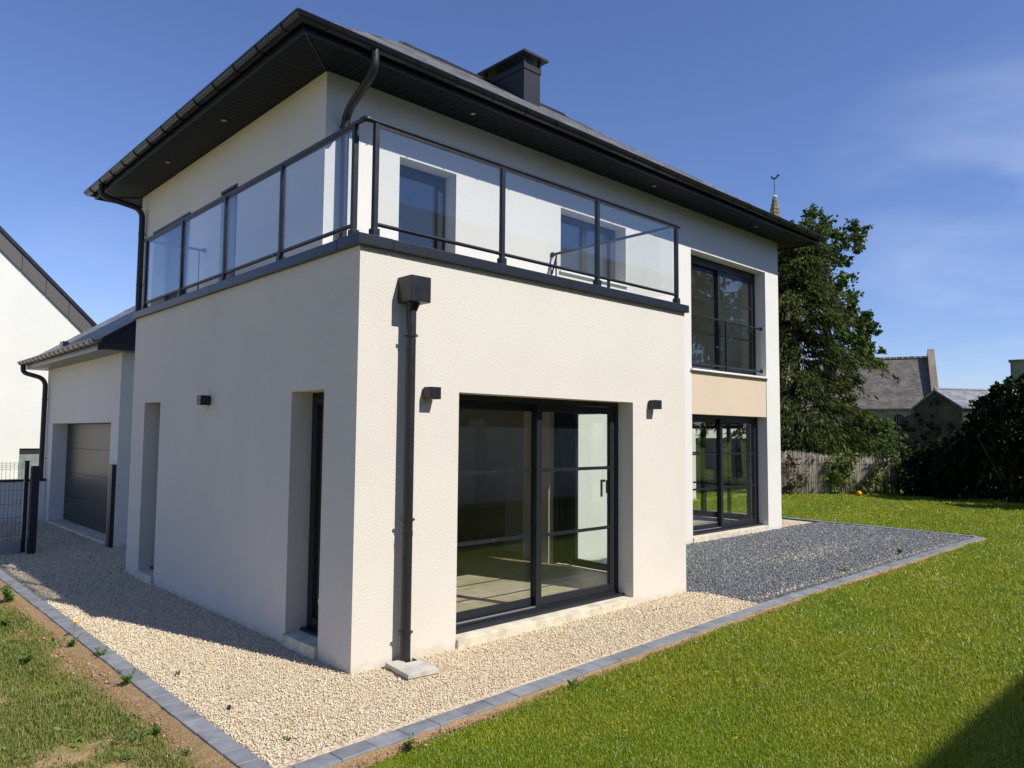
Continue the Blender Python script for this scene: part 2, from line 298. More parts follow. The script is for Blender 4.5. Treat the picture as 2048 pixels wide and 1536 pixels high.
def np_mesh(name, V, F, m, parent=None, org=(0, 0, 0)):
    """V (n,3), F (k,3 or 4) straight into a mesh"""
    if parent is not None: org = tuple(parent['_org'])
    me = bpy.data.meshes.new(name); k = F.shape[1]
    me.vertices.add(len(V)); me.vertices.foreach_set('co', (V-np.array(org)).astype(np.float32).ravel())
    me.loops.add(F.size); me.loops.foreach_set('vertex_index', F.astype(np.int32).ravel())
    me.polygons.add(len(F)); me.polygons.foreach_set('loop_start', np.arange(0, F.size, k, dtype=np.int32))
    me.update(calc_edges=True); me.validate(); me.materials.append(M[m] if isinstance(m, str) else m)
    o = bpy.data.objects.new(name, me); C.objects.link(o)
    if parent is not None: o.parent = parent
    else: o.location = org
    return o
def unit(a): return a/np.maximum(np.linalg.norm(a, axis=-1, keepdims=True), 1e-9)
def rand_dirs(n): return unit(RNG.normal(size=(n, 3)))
def leaves(P, size, aspect=0.55, axis=None, spread=1.0, fold=0.25):
    """kite-shaped leaves of two triangles at points P; axis: preferred long direction"""
    n = len(P); size = np.broadcast_to(size, n)[:, None]*RNG.uniform(0.6, 1.35, (n, 1))
    a = rand_dirs(n) if axis is None else unit(axis+spread*rand_dirs(n)); b = unit(np.cross(a, rand_dirs(n))); c = np.cross(a, b)
    V = np.empty((n, 4, 3)); V[:, 0] = P; V[:, 2] = P+a*size
    V[:, 1] = P+a*size*0.45+b*size*aspect*0.5+c*size*fold*0.3; V[:, 3] = P+a*size*0.45-b*size*aspect*0.5+c*size*fold*0.3
    i = np.arange(n)[:, None]*4
    return V.reshape(-1, 3), np.concatenate([np.hstack([i, i+1, i+2]), np.hstack([i, i+2, i+3])])
def crown(blobs, density, rmin=0.55):
    """points through ellipsoidal clumps, thicker towards their skin, in small twig clusters; density per clump"""
    out = []
    for (c, r) in blobs:
        r = np.array(r if np.ndim(r) else (r, r, r*0.85)); n = max(3, int(density*r[0]**1.7/9))
        d = rand_dirs(n); rad = RNG.uniform(rmin, 1.05, (n, 1))**0.7; tw = np.array(c)+d*rad*r
        k = 9; p = np.repeat(tw, k, 0)+RNG.normal(size=(n*k, 3))*0.14*np.minimum(1.0, r.mean()); out.append(p)
    return np.concatenate(out)

# ------------------------------------------------------------------ ground
GX, GY = -1.13, -1.10           # inner corner of the kerb
def sheet_obj(name, polys, m, z, knd, label=None):
    mb = MB()
    for p in polys: mb.face([(x, y, z) for x, y in p])
    o = mb.build(name, m, weld=False); kind(o, knd, label); return o
m = mat('lawn_soil', (0.2, 0.14, 0.08), 0.95, spec=0.1)
t = node(m, 'ShaderNodeTexCoord'); sp = node(m, 'ShaderNodeSeparateXYZ'); link(m, t.outputs['Object'], sp.inputs[0])
n = noise(m, 2.6, 6, 0.65); n2 = noise(m, 60, 4, 0.7); n3 = noise(m, 0.35, 4, 0.6)
soil = ramp(m, [(0.3, (0.24, 0.15, 0.07)), (0.5, (0.42, 0.285, 0.145)), (0.72, (0.58, 0.43, 0.25))]); link(m, n2.outputs['Fac'], soil.inputs['Fac'])
green = ramp(m, [(0.3, (0.085, 0.13, 0.008)), (0.5, (0.14, 0.19, 0.010)), (0.7, (0.20, 0.24, 0.018))]); link(m, n2.outputs['Fac'], green.inputs['Fac'])
# bare earth to the left of the kerb (x < -1.2), sown lawn everywhere else
left = node(m, 'ShaderNodeMapRange'); left.inputs['From Min'].default_value = -1.2; left.inputs['From Max'].default_value = -1.5; link(m, sp.outputs['X'], left.inputs['Value'])
yb = node(m, 'ShaderNodeMapRange'); yb.inputs['From Min'].default_value = -2.2; yb.inputs['From Max'].default_value = -1.2; link(m, sp.outputs['Y'], yb.inputs['Value'])
ml = node(m, 'ShaderNodeMath', operation='MULTIPLY'); link(m, left.outputs['Result'], ml.inputs[0]); link(m, yb.outputs['Result'], ml.inputs[1])
pat = ramp(m, [(0.44, (1, 1, 1)), (0.56, (0.35, 0.35, 0.35))]); link(m, n.outputs['Fac'], pat.inputs['Fac'])
m2 = node(m, 'ShaderNodeMath', operation='MULTIPLY'); link(m, ml.outputs[0], m2.inputs[0]); link(m, pat.outputs['Color'], m2.inputs[1])
mx_ = node(m, 'ShaderNodeMix', data_type='RGBA'); link(m, m2.outputs[0], mx_.inputs['Factor']); link(m, green.outputs['Color'], mx_.inputs['A']); link(m, soil.outputs['Color'], mx_.inputs['B'])
link(m, mx_.outputs['Result'], bsdf(m).inputs['Base Color']); bump(m, n2.outputs['Fac'], 0.8, 0.02); M['lawn_soil'] = m
R0 = 700
kind(sheet_obj('lawn_ground', [[(-R0, -R0), (R0, -R0), (R0, R0), (-R0, R0)]], 'lawn_soil', -0.025, 'structure'), 'structure')
def gravel_mat(name, stops, scale, d):
    m = mat(name, stops[-1][1], 0.9, spec=0.2); t = node(m, 'ShaderNodeTexCoord'); v = node(m, 'ShaderNodeTexVoronoi', Scale=scale, Randomness=1.0); link(m, t.outputs['Object'], v.inputs['Vector'])
    r = ramp(m, stops); sx = node(m, 'ShaderNodeSeparateColor'); link(m, v.outputs['Color'], sx.inputs[0]); link(m, sx.outputs[0], r.inputs['Fac']); 
    dk = ramp(m, [(0.0, (1, 1, 1)), (0.6, (0.8, 0.78, 0.75)), (0.9, (0.42, 0.38, 0.33))]); link(m, v.outputs['Distance'], dk.inputs['Fac'])
    mm = node(m, 'ShaderNodeMix', data_type='RGBA', blend_type='MULTIPLY'); mm.inputs['Factor'].default_value = 1; link(m, r.outputs['Color'], mm.inputs['A']); link(m, dk.outputs['Color'], mm.inputs['B']); link(m, mm.outputs['Result'], bsdf(m).inputs['Base Color'])
    bump(m, v.outputs['Distance'], -0.9, d); return m
M['gravel_bed'] = gravel_mat('gravel_bed', [(0.0, (0.50, 0.40, 0.28)), (0.3, (0.68, 0.57, 0.41)), (1.0, (0.80, 0.71, 0.55))], 62, 0.02)
M['chip_bed'] = gravel_mat('chippings_bed', [(0.0, (0.08, 0.086, 0.094)), (0.6, (0.15, 0.156, 0.17)), (1.0, (0.26, 0.26, 0.26))], 55, 0.02)
# dusty pale patches where the chippings were raked thin
m = M['chip_bed']; n = noise(m, 0.55, 5, 0.7); r = ramp(m, [(0.60, (0, 0, 0)), (0.72, (0.5, 0.5, 0.5))]); link(m, n.outputs['Fac'], r.inputs['Fac'])
mm = node(m, 'ShaderNodeMix', data_type='RGBA'); s_ = bsdf(m).inputs['Base Color'].links[0].from_socket; link(m, s_, mm.inputs['A']); mm.inputs['B'].default_value = (0.30, 0.285, 0.25, 1); link(m, r.outputs['Color'], mm.inputs['Factor']); link(m, mm.outputs['Result'], bsdf(m).inputs['Base Color'])
kind(sheet_obj('gravel_path', [[(GX, GY), (4.53, -0.86), (4.53, 0.1), (GX, 0.1)], [(GX, 0.1), (0.1, 0.1), (0.1, 8.2), (GX, 8.2)], [(-9, 8.2), (0.9, 8.2), (0.9, 13.5), (-9, 13.5)], [(0.1, 5.3), (0.9, 5.3), (0.9, 8.2), (0.1, 8.2)], [(10.9, 2.2), (12.62, 2.2), (12.75, 5.5), (10.9, 12.0)]], 'gravel_bed', 0.0, 'structure'), 'structure')
kind(sheet_obj('terrace_base', [[(4.53, -0.86), (12.5, -0.80), (12.62, 0.1), (4.53, 0.1)], [(4.3, 0.1), (12.62, 0.1), (12.62, 2.2), (4.3, 2.2)]], 'chip_bed', 0.003, 'structure'), 'structure')

def kerb_run(mb, pts, w, L, z0=-0.09, z1=0.014):
    for (x0, y0), (x1, y1) in zip(pts, pts[1:]):
        d = Vector((x1-x0, y1-y0, 0)); n = max(1, round(d.length/L)); t = d.normalized(); q = Vector((-t.y, t.x, 0)); g = 0.0015
        for k in range(n):
            a = Vector((x0, y0, 0))+d*(k/n)+t*g; b = Vector((x0, y0, 0))+d*((k+1)/n)-t*g; h = z1+random.uniform(-0.002, 0.002); s = random.uniform(-0.002, 0.002); e = 0.004
            P = lambda p, o, z: tuple(p+q*(o+s))[:2]+(z,)
            lo = [P(a, 0, z0), P(b, 0, z0), P(b, w, z0), P(a, w, z0)]; mi = [P(a, 0, h-e), P(b, 0, h-e), P(b, w, h-e), P(a, w, h-e)]
            hi = [P(a+t*e, e, h), P(b-t*e, e, h), P(b-t*e, w-e, h), P(a+t*e, w-e, h)]
            for r0, r1 in ((lo, mi), (mi, hi)):
                for i in range(4): mb.face([r0[i], r0[(i+1) % 4], r1[(i+1) % 4], r1[i]])
            mb.face(hi)
mb = MB()
kerb_run(mb, [(GX-0.13, GY-0.02), (GX-0.125, 8.2)][::-1], 0.13, 0.20)      # left edge, far to near
kerb_run(mb, [(GX-0.145, GY-0.165), (4.6, -1.01), (12.62, -0.96)], 0.135, 0.24)
kerb_run(mb, [(12.63, -0.80), (12.86, 2.9), (12.9, 6.0)][::-1], 0.145, 0.24)
k_ = mb.build('kerb', 'paver', weld=False); kind(k_, 'structure')

# ------------------------------------------------------------------ the house
D, D2, H, LX, WL, HS, XM, YM = 2.11, 0.833, 3.30, 4.45, 5.44, 5.73, 11.0, 8.23
house = thing('modern_house', 'new two-storey white rendered house with slate hip roof and glass-railed balcony', 'house', (0, 0, 0))
def part(name, mb, m, parent=house, **k): return mb.build(name, m, parent, **k)
# ground floor block (cream)
mb = MB()
sheet(mb, TW(0), 0.3, 0.0, WL, -0.2, H-0.02, [(0.50, 1.062, -0.3, 2.165), (4.39, 4.96, -0.3, 2.165)])
sheet(mb, TS(0), 0.3, 0.3, LX, -0.2, H-0.02, [(1.01, 3.45, -0.3, 2.17)])
sheet(mb, TE(LX), 0.3, 0.3, D+0.3, -0.2, H-0.02, [(0.45, 1.93, 0.1, 2.17)])
sheet(mb, TN(WL), 0.3, 0.3, D2, -0.2, H-0.02, [])
part('ground_floor_wall', mb, 'cream')
# main body (white)
mb = MB()
sheet(mb, TS(D), 0.3, LX, XM, -0.2, H-0.02, [(7.86, 10.47, -0.3, 2.19), (7.86, 10.47, 2.19, 2.93), (7.86, 10.47, 2.97, H)])
sheet(mb, TS(D), 0.3, D2, XM, H-0.02, HS+0.02, [(1.80, 2.65, H, 5.04), (4.56, 6.05, 4.12, 5.04), (7.86, 10.47, 2.97, 5.04)])
sheet(mb, TW(D2), 0.3, D+0.3, YM, H-0.02, HS+0.02, [(4.36, 4.88, H, 5.03), (6.0, 7.59, H, 5.01)])
sheet(mb, TW(D2), 0.3, WL, YM, -0.2, H-0.02, [])
sheet(mb, TE(XM), 0.3, D+0.3, YM, -0.2, HS+0.02, [(2.6, 4.9, 0.1, 2.1)])
sheet(mb, TN(YM), 0.3, D2+0.3, XM-0.3, -0.2, HS+0.02, [])
part('upper_wall', mb, 'white')
mb = MB(); sheet(mb, TS(D+0.012), 0.28, 7.865, 10.465, 2.19, 2.93, []); part('spandrel_panel', mb, 'tan')
# inside: floors, ceilings, partitions
mb = MB(); mb.box(0.3, LX-0.3, 0.3, D+0.3, -0.1, 0.12); mb.box(0.85, XM-0.3, D+0.3, YM-0.3, -0.1, 0.12); part('interior_floor', mb, 'floor')
mb = MB(); mb.box(0.3, LX-0.3, 0.3, D+0.3, 2.62, 3.1); mb.box(D2+0.3, XM-0.3, D+0.3, YM-0.3, 2.60, 2.93); mb.box(D2+0.3, XM-0.3, D+0.3, YM-0.3, 5.5, 5.6); part('ceiling', mb, 'ceil')
mb = MB(); mb.box(4.42, 4.55, 2.41, 3.06, 0.12, 2.60); mb.box(0.32, 4.42, 4.9, 5.1, 0.12, 2.60); mb.box(4.42, 4.55, 5.1, YM-0.3, 0.12, 2.60); mb.box(6.2, 6.35, D+0.3, 4.4, 0.12, 2.60)
mb.box(D2+0.3, XM-0.3, 5.6, 5.7, 2.93, 5.5); mb.box(3.6, 3.7, D+0.3, 5.6, 2.93, 5.5); mb.box(7.2, 7.3, D+0.3, 5.6, 2.93, 5.5); part('partition_wall', mb, 'room')
# balcony floor and coping
mb = MB(); mb.box(0.0, LX, 0.0, D, H-0.02, H+0.02); mb.box(0.0, D2, D, WL, H-0.02, H+0.02); part('balcony_floor', mb, 'plinth')
mb = MB()
def coping_run(a, b, horiz):
    n = max(1, round(abs(b-a)/2.2))
    for k in range(n):
        p, q = a+(b-a)*k/n, a+(b-a)*(k+1)/n
        if horiz: mb.box(p+0.0015, q-0.0015, -0.045, 0.28, 3.272, 3.36)
        else: mb.box(-0.045, 0.28, p+0.0015, q-0.0015, 3.272, 3.36)
mbx = mb; mb.box(-0.045, 0.28, -0.045, 0.28, 3.272, 3.362); coping_run(0.28, LX+0.04, True); coping_run(0.28, WL+0.04, False)
part('coping', mb, 'coping', bevel=0.006)
# eaves: soffit boards, fascia, gutter
SX0, SX1, SY0, SY1 = 0.271, 11.565, 1.548, 8.792
mb = MB(); zi = HS
def trap(p, q, r, s, along): mb.face([(*p, zi), (*q, zi), (*r, zi), (*s, zi)], [(along(a), 0) for a in (p, q, r, s)])
ax = lambda a: a[0]; ay = lambda a: a[1]
I = [(D2, D), (XM, D), (XM, YM), (D2, YM)]; O = [(SX0, SY0), (SX1, SY0), (SX1, SY1), (SX0, SY1)]
trap(O[0], I[0], I[1], O[1], ax); trap(O[1], I[1], I[2], O[2], ay); trap(O[2], I[2], I[3], O[3], ax); trap(O[3], I[3], I[0], O[0], ay)
so = part('soffit', mb, 'soffit', weld=False)
for a, b in zip(O, I):
    mb = MB(); mb.tube([(a[0], a[1], zi-0.004), (b[0], b[1], zi-0.004)], 0.012, 6); part('mitre_strip', mb, 'alu', so)
mb = MB(); t_ = 0.02
mb.box(SX0-t_, SX1+t_, SY0-t_, SY0-0.001, 5.705, 5.86); mb.box(SX0-t_, SX1+t_, SY1+0.001, SY1+t_, 5.705, 5.86); mb.box(SX0-t_, SX0-0.001, SY0-0.0005, SY1+0.0005, 5.705, 5.86); mb.box(SX1+0.001, SX1+t_, SY0-0.0005, SY1+0.0005, 5.705, 5.86)
part('fascia', mb, 'alu')
def gutter(name, runs, r, zc, m, parent, step=0.55, closed=True):
    """half-round gutter with a rolled lip and brackets; each run = (start, end, outward)"""
    mb = MB(); brs = []
    for a, b, o, mi0, mi1 in runs:
        a = Vector(a); b = Vector(b); o = Vector(o); d = (b-a).normalized(); prof = []
        for k in range(15):
            t = math.pi*k/14; prof.append((-math.cos(t)*r, -math.sin(t)*r))
        ring = []
        for p, mi in ((a, mi0), (b, mi1)):
            s = 1 if p is a else -1
            ring.append([p+o*u+Vector((0, 0, zc+v))-d*s*mi*u for u, v in prof])
        for k in range(14): mb.face([ring[0][k], ring[0][k+1], ring[1][k+1], ring[1][k]])
        for k in range(14):     # inner skin
            off = lambda i: Vector((0, 0, 0.003))
            mb.face([ring[1][k]+off(0), ring[1][k+1]+off(0), ring[0][k+1]+off(0), ring[0][k]+off(0)])
        for rg, mi in ((ring[0], mi0), (ring[1], mi1)):
            if mi == 0: mb.face(rg)
        mb.tube([ring[0][14], ring[1][14]], 0.011, 8)
        L_ = (b-a).length; n = max(1, round(L_/step))
        for k in range(n):
            c = a+d*(L_*(k+0.5)/n); br = MB(); brs.append(br); br.tube([c+o*(math.cos(t)*-(r+0.003))+Vector((0, 0, zc-math.sin(t)*(r+0.003))) for t in [math.pi*j/14 for j in range(15)]], 0.009, 6)
    g = mb.build(name, m, parent, weld=True, smooth=35); 
    for br in brs: br.build('gutter_bracket', m, g, smooth=50)
    return g
GO, GR, GZ = 0.089, 0.066, 5.825
gx0, gx1, gy0, gy1 = SX0-GO, SX1+GO, SY0-GO, SY1+GO
gut = gutter('gutter', [((gx0, gy0, 0), (gx1, gy0, 0), (0, -1, 0), 1, 1), ((gx0, gy1, 0), (gx0, gy0, 0), (-1, 0, 0), 1, 1), ((gx1, gy0, 0), (gx1, gy1, 0), (1, 0, 0), 1, 1), ((gx1, gy1, 0), (gx0, gy1, 0), (0, 1, 0), 1, 1)], GR, GZ, 'gutter', house)
# roof of real overlapping slates over four planes
def slates(mb, A, B, up, length, left_in, right_in, sw=0.27, sh=0.20):
    """A->B eave line; up: unit vector up the slope; the slope narrows by left_in/right_in per metre climbed"""
    A = Vector(A); B = Vector(B); t = (B-A).normalized(); W = (B-A).length; nrm = t.cross(up).normalized()
    rows = int(length/sh)+1
    for r in range(rows):
        v0 = r*sh; lo = left_in*v0; hi = W-right_in*v0; n0 = int(math.floor((lo/sw)-1)); off = 0.5*sw if r % 2 else 0
        u = n0*sw+off
        while u < hi:
            a, b = max(u+0.003, lo-0.02), min(u+sw-0.003, hi+0.02); u += sw
            if b-a < 0.03: continue
            v1 = min(v0+sh*1.25, length+0.05); j = random.uniform(-0.004, 0.004); z0 = 0.004+random.uniform(0, 0.0025); z1 = 0.0005
            q = lambda uu, vv, zz: A+t*uu+up*(vv+j)+nrm*zz
            tl, tr_ = max(a, left_in*v1-0.03), min(b, W-right_in*v1+0.03)
            if tr_ <= tl: tl = tr_ = (left_in*v1 if (a+b)/2 < W/2 else W-right_in*v1)
            P0, P1, P2, P3 = q(a, v0, z0), q(b, v0, z0), q(tr_, v1, z1), q(tl, v1, z1); dz = nrm*-0.0035
            mb.face([P0, P1, P2, P3]); mb.face([P0+dz, P1+dz, P1, P0]); mb.face([P0+dz, P0, P3, P3+dz]); mb.face([P1, P1+dz, P2+dz, P2])
RZ, RX0, RX1, RY = 8.39, 3.90, 7.94, 5.17
E0, E1, E2, E3 = Vector((SX0-0.05, SY0-0.05, 5.845)), Vector((SX1+0.05, SY0-0.05, 5.845)), Vector((SX1+0.05, SY1+0.05, 5.845)), Vector((SX0-0.05, SY1+0.05, 5.845)); Rg0, Rg1 = Vector((RX0, RY, RZ)), Vector((RX1, RY, RZ))
mb = MB(); lo_ = Vector((0, 0, -0.012))
for f in ([E0, E1, Rg1, Rg0], [E1, E2, Rg1], [E2, E3, Rg0, Rg1], [E3, E0, Rg0]): mb.face([p+lo_ for p in f])
run = RY-E0.y; ris = RZ-E0.z; sl = math.hypot(run, ris); tap = run/sl
for a, b, du in ((E0, E1, Vector((0, run, ris))), (E1, E2, Vector((-run, 0, ris))), (E2, E3, Vector((0, -run, ris))), (E3, E0, Vector((run, 0, ris)))):
    slates(mb, a, b, du.normalized(), sl, tap, tap)
roof = part('roof', mb, 'slate', weld=False)
mb = MB(); mb.tube([Rg0+Vector((-.05, 0, 0.008)), Rg1+Vector((0.05, 0, 0.008))], 0.026, 10)
part('ridge_cap', mb, 'alu', roof)
# chimney
mb = MB(); mb.box(5.845, 6.25, 4.2, 5.26, 6.9, 8.33); ch = part('chimney', mb, 'chimney', bevel=0.004)
mb = MB(); mb.box(5.83, 6.265, 4.185, 5.275, 8.315, 8.42)
part('chimney_band', mb, 'chimney', ch, bevel=0.003)
mb = MB()
for x, y in ((5.835, 4.19), (6.21, 4.19), (5.835, 5.22), (6.21, 5.22)):
    mb = MB(); mb.box(x, x+0.05, y, y+0.05, 8.42, 8.55); part('chimney_leg', mb, 'chimney', ch)
mb = MB(); mb.box(5.74, 6.355, 4.09, 5.37, 8.55, 8.595); part('chimney_cap', mb, 'chimney', ch, bevel=0.004)
# downlights in the soffit
for x, y in ((0.545, 4.167), (0.55, 6.184), (2.66, 1.816), (6.4, 1.82), (9.6, 1.82)):
    mb = MB(); mb.tube([(x, y, HS-0.006), (x, y, HS+0.001)], 0.045, 20); o = part('downlight', mb, 'alu')
    mb = MB(); mb.tube([(x, y, HS-0.009), (x, y, HS-0.005)], 0.028, 16); part('lamp_lens', mb, 'lens', o)
# downpipes
def smooth_path(P, r=0.10, n=6):
    P = [Vector(p) for p in P]; out = [P[0]]
    for a, b, c in zip(P, P[1:], P[2:]):
        u, v = (a-b), (c-b); k = min(r, u.length*0.49, v.length*0.49); p0, p1 = b+u.normalized()*k, b+v.normalized()*k
        for i in range(n+1): t = i/n; out.append(p0*(1-t)**2+b*2*t*(1-t)+p1*t*t)
    out.append(P[-1]); return out
def downpipe(parent, path, r, clamps, wall, m='pipe', bend=0.10, joints=()):
    mb = MB(); mb.tube(smooth_path(path, bend), r, 18); p = mb.build('downpipe', m, parent, smooth=40)
    for c in clamps:
        mb = MB(); c = Vector(c); mb.tube([c-Vector((0, 0, 0.012)), c+Vector((0, 0, 0.012))], r+0.005, 18); w_ = Vector(wall); q = w_.cross(Vector((0, 0, 1)))
        for s in (-1, 1): mb.tube([c+q*s*(r+0.002), c+q*s*(r+0.022)], 0.011, 8)
        mb.tube([c+w_*r, c+w_*0.13], 0.007, 6); mb.build('pipe_clamp', m, p, smooth=40)
    for c in joints:
        mb = MB(); c = Vector(c); mb.tube([c-Vector((0, 0, 0.002)), c+Vector((0, 0, 0.03))], r+0.003, 18); mb.build('pipe_joint', m, p, smooth=40)
    return p
downpipe(house, [(1.02, gy0, 5.80), (1.02, gy0, 5.56), (1.025, D-0.08, 5.28), (1.025, D-0.08, 3.34)], 0.046, [(1.025, D-0.08, 5.12), (1.025, D-0.08, 3.9)], (0, 1, 0), bend=0.16)
downpipe(house, [(gx0, 8.15, 5.80), (gx0, 8.15, 5.60), (D2-0.07, 7.98, 5.46), (D2-0.07, 7.98, 3.2)], 0.046, [(D2-0.07, 7.98, 5.05), (D2-0.07, 7.98, 4.2)], (1, 0, 0), bend=0.16)
downpipe(house, [(gx1, 3.3, 5.80), (gx1, 3.3, 5.58), (XM+0.08, 3.3, 5.35), (XM+0.08, 3.3, 0.0)], 0.045, [(XM+0.08, 3.3, 4.4)], (-1, 0, 0), bend=0.16)
dp = downpipe(house, [(0.435, -0.085, 2.90), (0.435, -0.085, 0.03)], 0.040, [(0.435, -0.085, 2.60), (0.435, -0.085, 1.13), (0.435, -0.085, 0.255)], (0, 1, 0), joints=[(0.435, -0.085, 1.01)])
mb = MB()   # rainwater hopper: open box with a funnel under it
mb.box(0.355, 0.548, -0.19, 0.0, 2.862, 3.068); hop = part('rainwater_hopper', mb, 'alu', bevel=0.003)
mb = MB(); mb.tube([(0.445, -0.09, 2.864), (0.437, -0.087, 2.80)], 0.06, 18, r2=0.042); part('hopper_spout', mb, 'alu', hop, smooth=40)
# wall lamps: cubes that throw light up and down
def wall_lamp(T, u, z):
    mb = MB(); mb.box(u-0.055, u+0.055, -0.11, -0.012, z-0.05, z+0.05, T); o = part('wall_lamp', mb, 'alu', bevel=0.003)
    mb = MB(); mb.box(u-0.042, u+0.042, -0.012, 0.0, z-0.04, z+0.04, T); part('lamp_base', mb, 'black', o)
    mb = MB(); mb.box(u-0.03, u+0.03, -0.09, -0.03, z-0.0515, z-0.0495, T); part('lamp_lens', mb, 'lens', o)
wall_lamp(TS(0), 0.675, 2.145); wall_lamp(TS(0), 3.775, 2.155); wall_lamp(TW(0), 2.90, 2.14)

# windows and doors --------------------------------------------------
def bars(mb, T, u0, u1, z0, z1, w0, w1, st, rl, rt=None):
    """four sash members around an opening, butted"""
    rt = rl if rt is None else rt
    mb.box(u0, u0+st, w0, w1, z0, z1, T); mb.box(u1-st, u1, w0, w1, z0, z1, T)
    mb.box(u0+st, u1-st, w0+0.002, w1-0.002, z0, z0+rl, T); mb.box(u0+st, u1-st, w0+0.002, w1-0.002, z1-rt, z1, T)
def sliding_door(T, u0, u1, z0, z1, w, barz, name='sliding_door', handle=True, flip=False, head=0.05, step=True):
    mb = MB(); bars(mb, T, u0, u1, z0, z1, w, w+0.12, 0.05, 0.035, head); d = part(name, mb, 'alu', bevel=0.002)
    mid = (u0+u1)/2; ov = 0.045
    for k, (a, b, ww) in enumerate(((u0+0.05, mid+ov, w+0.064), (mid-ov, u1-0.05, w+0.012))):
        if flip: ww = (w+0.012, w+0.064)[k]
        mb = MB(); bars(mb, T, a, b, z0+0.04, z1-head-0.003, ww, ww+0.045, 0.075, 0.075, 0.075); s = part('sash', mb, 'alu', d, bevel=0.002)
        mb = MB(); mb.box(a+0.075, b-0.075, ww+0.012, ww+0.034, z0+0.115, z1-head-0.078, T); part('pane', mb, 'pane', d)
        for z in barz:
            mb = MB(); mb.box(a+0.06, b-0.06, ww+0.004, ww+0.0115, z-0.017, z+0.017, T); part('glazing_bar', mb, 'alu', d)
            mb = MB(); c = (a+b)/2; mb.box(c-0.004, c+0.004, ww+0.002, ww+0.004, z-0.004, z+0.004, T); part('screw_head', mb, 'chrome', d)
    if handle:
        mb = MB(); c = u1-0.05-0.05; ww = w+0.064; mb.box(c-0.014, c+0.014, ww+0.0, ww+0.02, 1.18, 1.32, T); mb.box(c-0.058, c+0.01, ww+0.045, ww+0.06, 1.30, 1.325, T); mb.box(c-0.058, c-0.036, ww+0.045, ww+0.06, 1.14, 1.30, T); part('handle', mb, 'black', d)
    mb = MB(); mb.box(u0+0.05, mid, w+0.02, w+0.03, z0+0.036, z0+0.048, T); part('track', mb, 'chrome', d)
    return d
def sill(T, u0, u1, w0, w1, z0, z1, m='concrete', name='door_step'):
    mb = MB(); mb.box(u0, u1, w0, w1, z0, z1, T); return part(name, mb, m, bevel=0.006)
def casement(T, u0, u1, z0, z1, w, leaves_, name='window', st=0.055):
    mb = MB(); bars(mb, T, u0, u1, z0, z1, w, w+0.07, 0.045, 0.045); d = part(name, mb, 'alu', bevel=0.002); n = leaves_; W_ = (u1-u0-0.09)/n
    for k in range(n):
        a = u0+0.045+k*W_; mb = MB(); bars(mb, T, a+0.002, a+W_-0.002, z0+0.047, z1-0.047, w-0.012, w+0.05, st, st); part('sash', mb, 'alu', d, bevel=0.002)
        mb = MB(); mb.box(a+st, a+W_-st, w+0.012, w+0.034, z0+0.047+st, z1-0.047-st, T); part('pane', mb, 'pane', d)
    return d
sliding_door(TS(0), 1.012, 3.448, 0.10, 2.168, 0.20, (1.46, 0.82))
sill(TS(0), 1.0125, 3.4475, -0.03, 0.30, -0.15, 0.085)
mb = MB(); mb.box(1.013, 3.447, 0.115, 0.199, 0.087, 0.112); part('threshold', mb, 'alu', bevel=0.004)
sliding_door(TS(D), 7.863, 10.467, 0.12, 2.188, 0.20, (1.49, 0.87))
sill(TS(D), 7.8625, 10.4675, -0.02, 0.30, -0.15, 0.105)
mb = MB(); mb.box(7.863, 10.467, D+0.115, D+0.199, 0.107, 0.132); part('threshold', mb, 'alu', bevel=0.004)
sliding_door(TS(D), 7.863, 10.467, 2.99, 5.038, 0.22, (4.32, 3.68), 'french_window', False, head=0.14)
sill(TS(D), 7.82, 10.51, -0.05, 0.22, 2.935, 2.968, 'white_trim', 'window_sill')
side = casement(TE(LX), 0.455, 1.66, 0.12, 2.168, 0.12, 1, 'side_glazing', 0.04)
for k in range(3):
    mb = MB(); mb.box(1.665+0.088*k, 1.745+0.088*k, 0.10+0.02*k, 0.17+0.02*k, 0.12, 2.168, TE(LX)); part('stacked_stile', mb, 'alu', side)
sliding_door(TE(XM), 2.605, 4.895, 0.12, 2.098, 0.12, (1.46, 0.82), 'sliding_door', False)
casement(TS(D), 1.802, 2.648, 3.325, 5.038, 0.21, 1, 'balcony_door', 0.08); sill(TS(D), 1.8025, 2.6475, 0.0, 0.28, 3.29, 3.322, 'plinth')
casement(TS(D), 4.562, 6.048, 4.145, 5.038, 0.21, 2); sill(TS(D), 4.53, 6.08, -0.04, 0.20, 4.105, 4.138, 'white_trim', 'window_sill')
casement(TW(D2), 4.362, 4.878, 3.325, 5.028, 0.2, 1, 'balcony_door'); casement(TW(D2), 6.002, 7.588, 3.325, 5.008, 0.2, 2, 'balcony_door')
for y0, y1 in ((4.362, 4.878), (6.002, 7.588)):
    mb = MB(); mb.box(D2-0.012, D2+0.19, y0+0.001, y1-0.001, 5.0 if y0 < 5 else 4.98, 5.032 if y0 < 5 else 5.012); part('lintel_trim', mb, 'alu')
for y0, y1 in ((0.502, 1.06), (4.392, 4.958)):
    casement(TW(0), y0, y1, 0.125, 2.163, 0.2, 1, 'narrow_window'); sill(TW(0), y0+0.0005, y1-0.0005, -0.03, 0.30, -0.15, 0.105)
    mb = MB(); mb.box(0.14, 0.2, y0+0.001, y1-0.001, 0.107, 0.13); part('threshold', mb, 'alu')

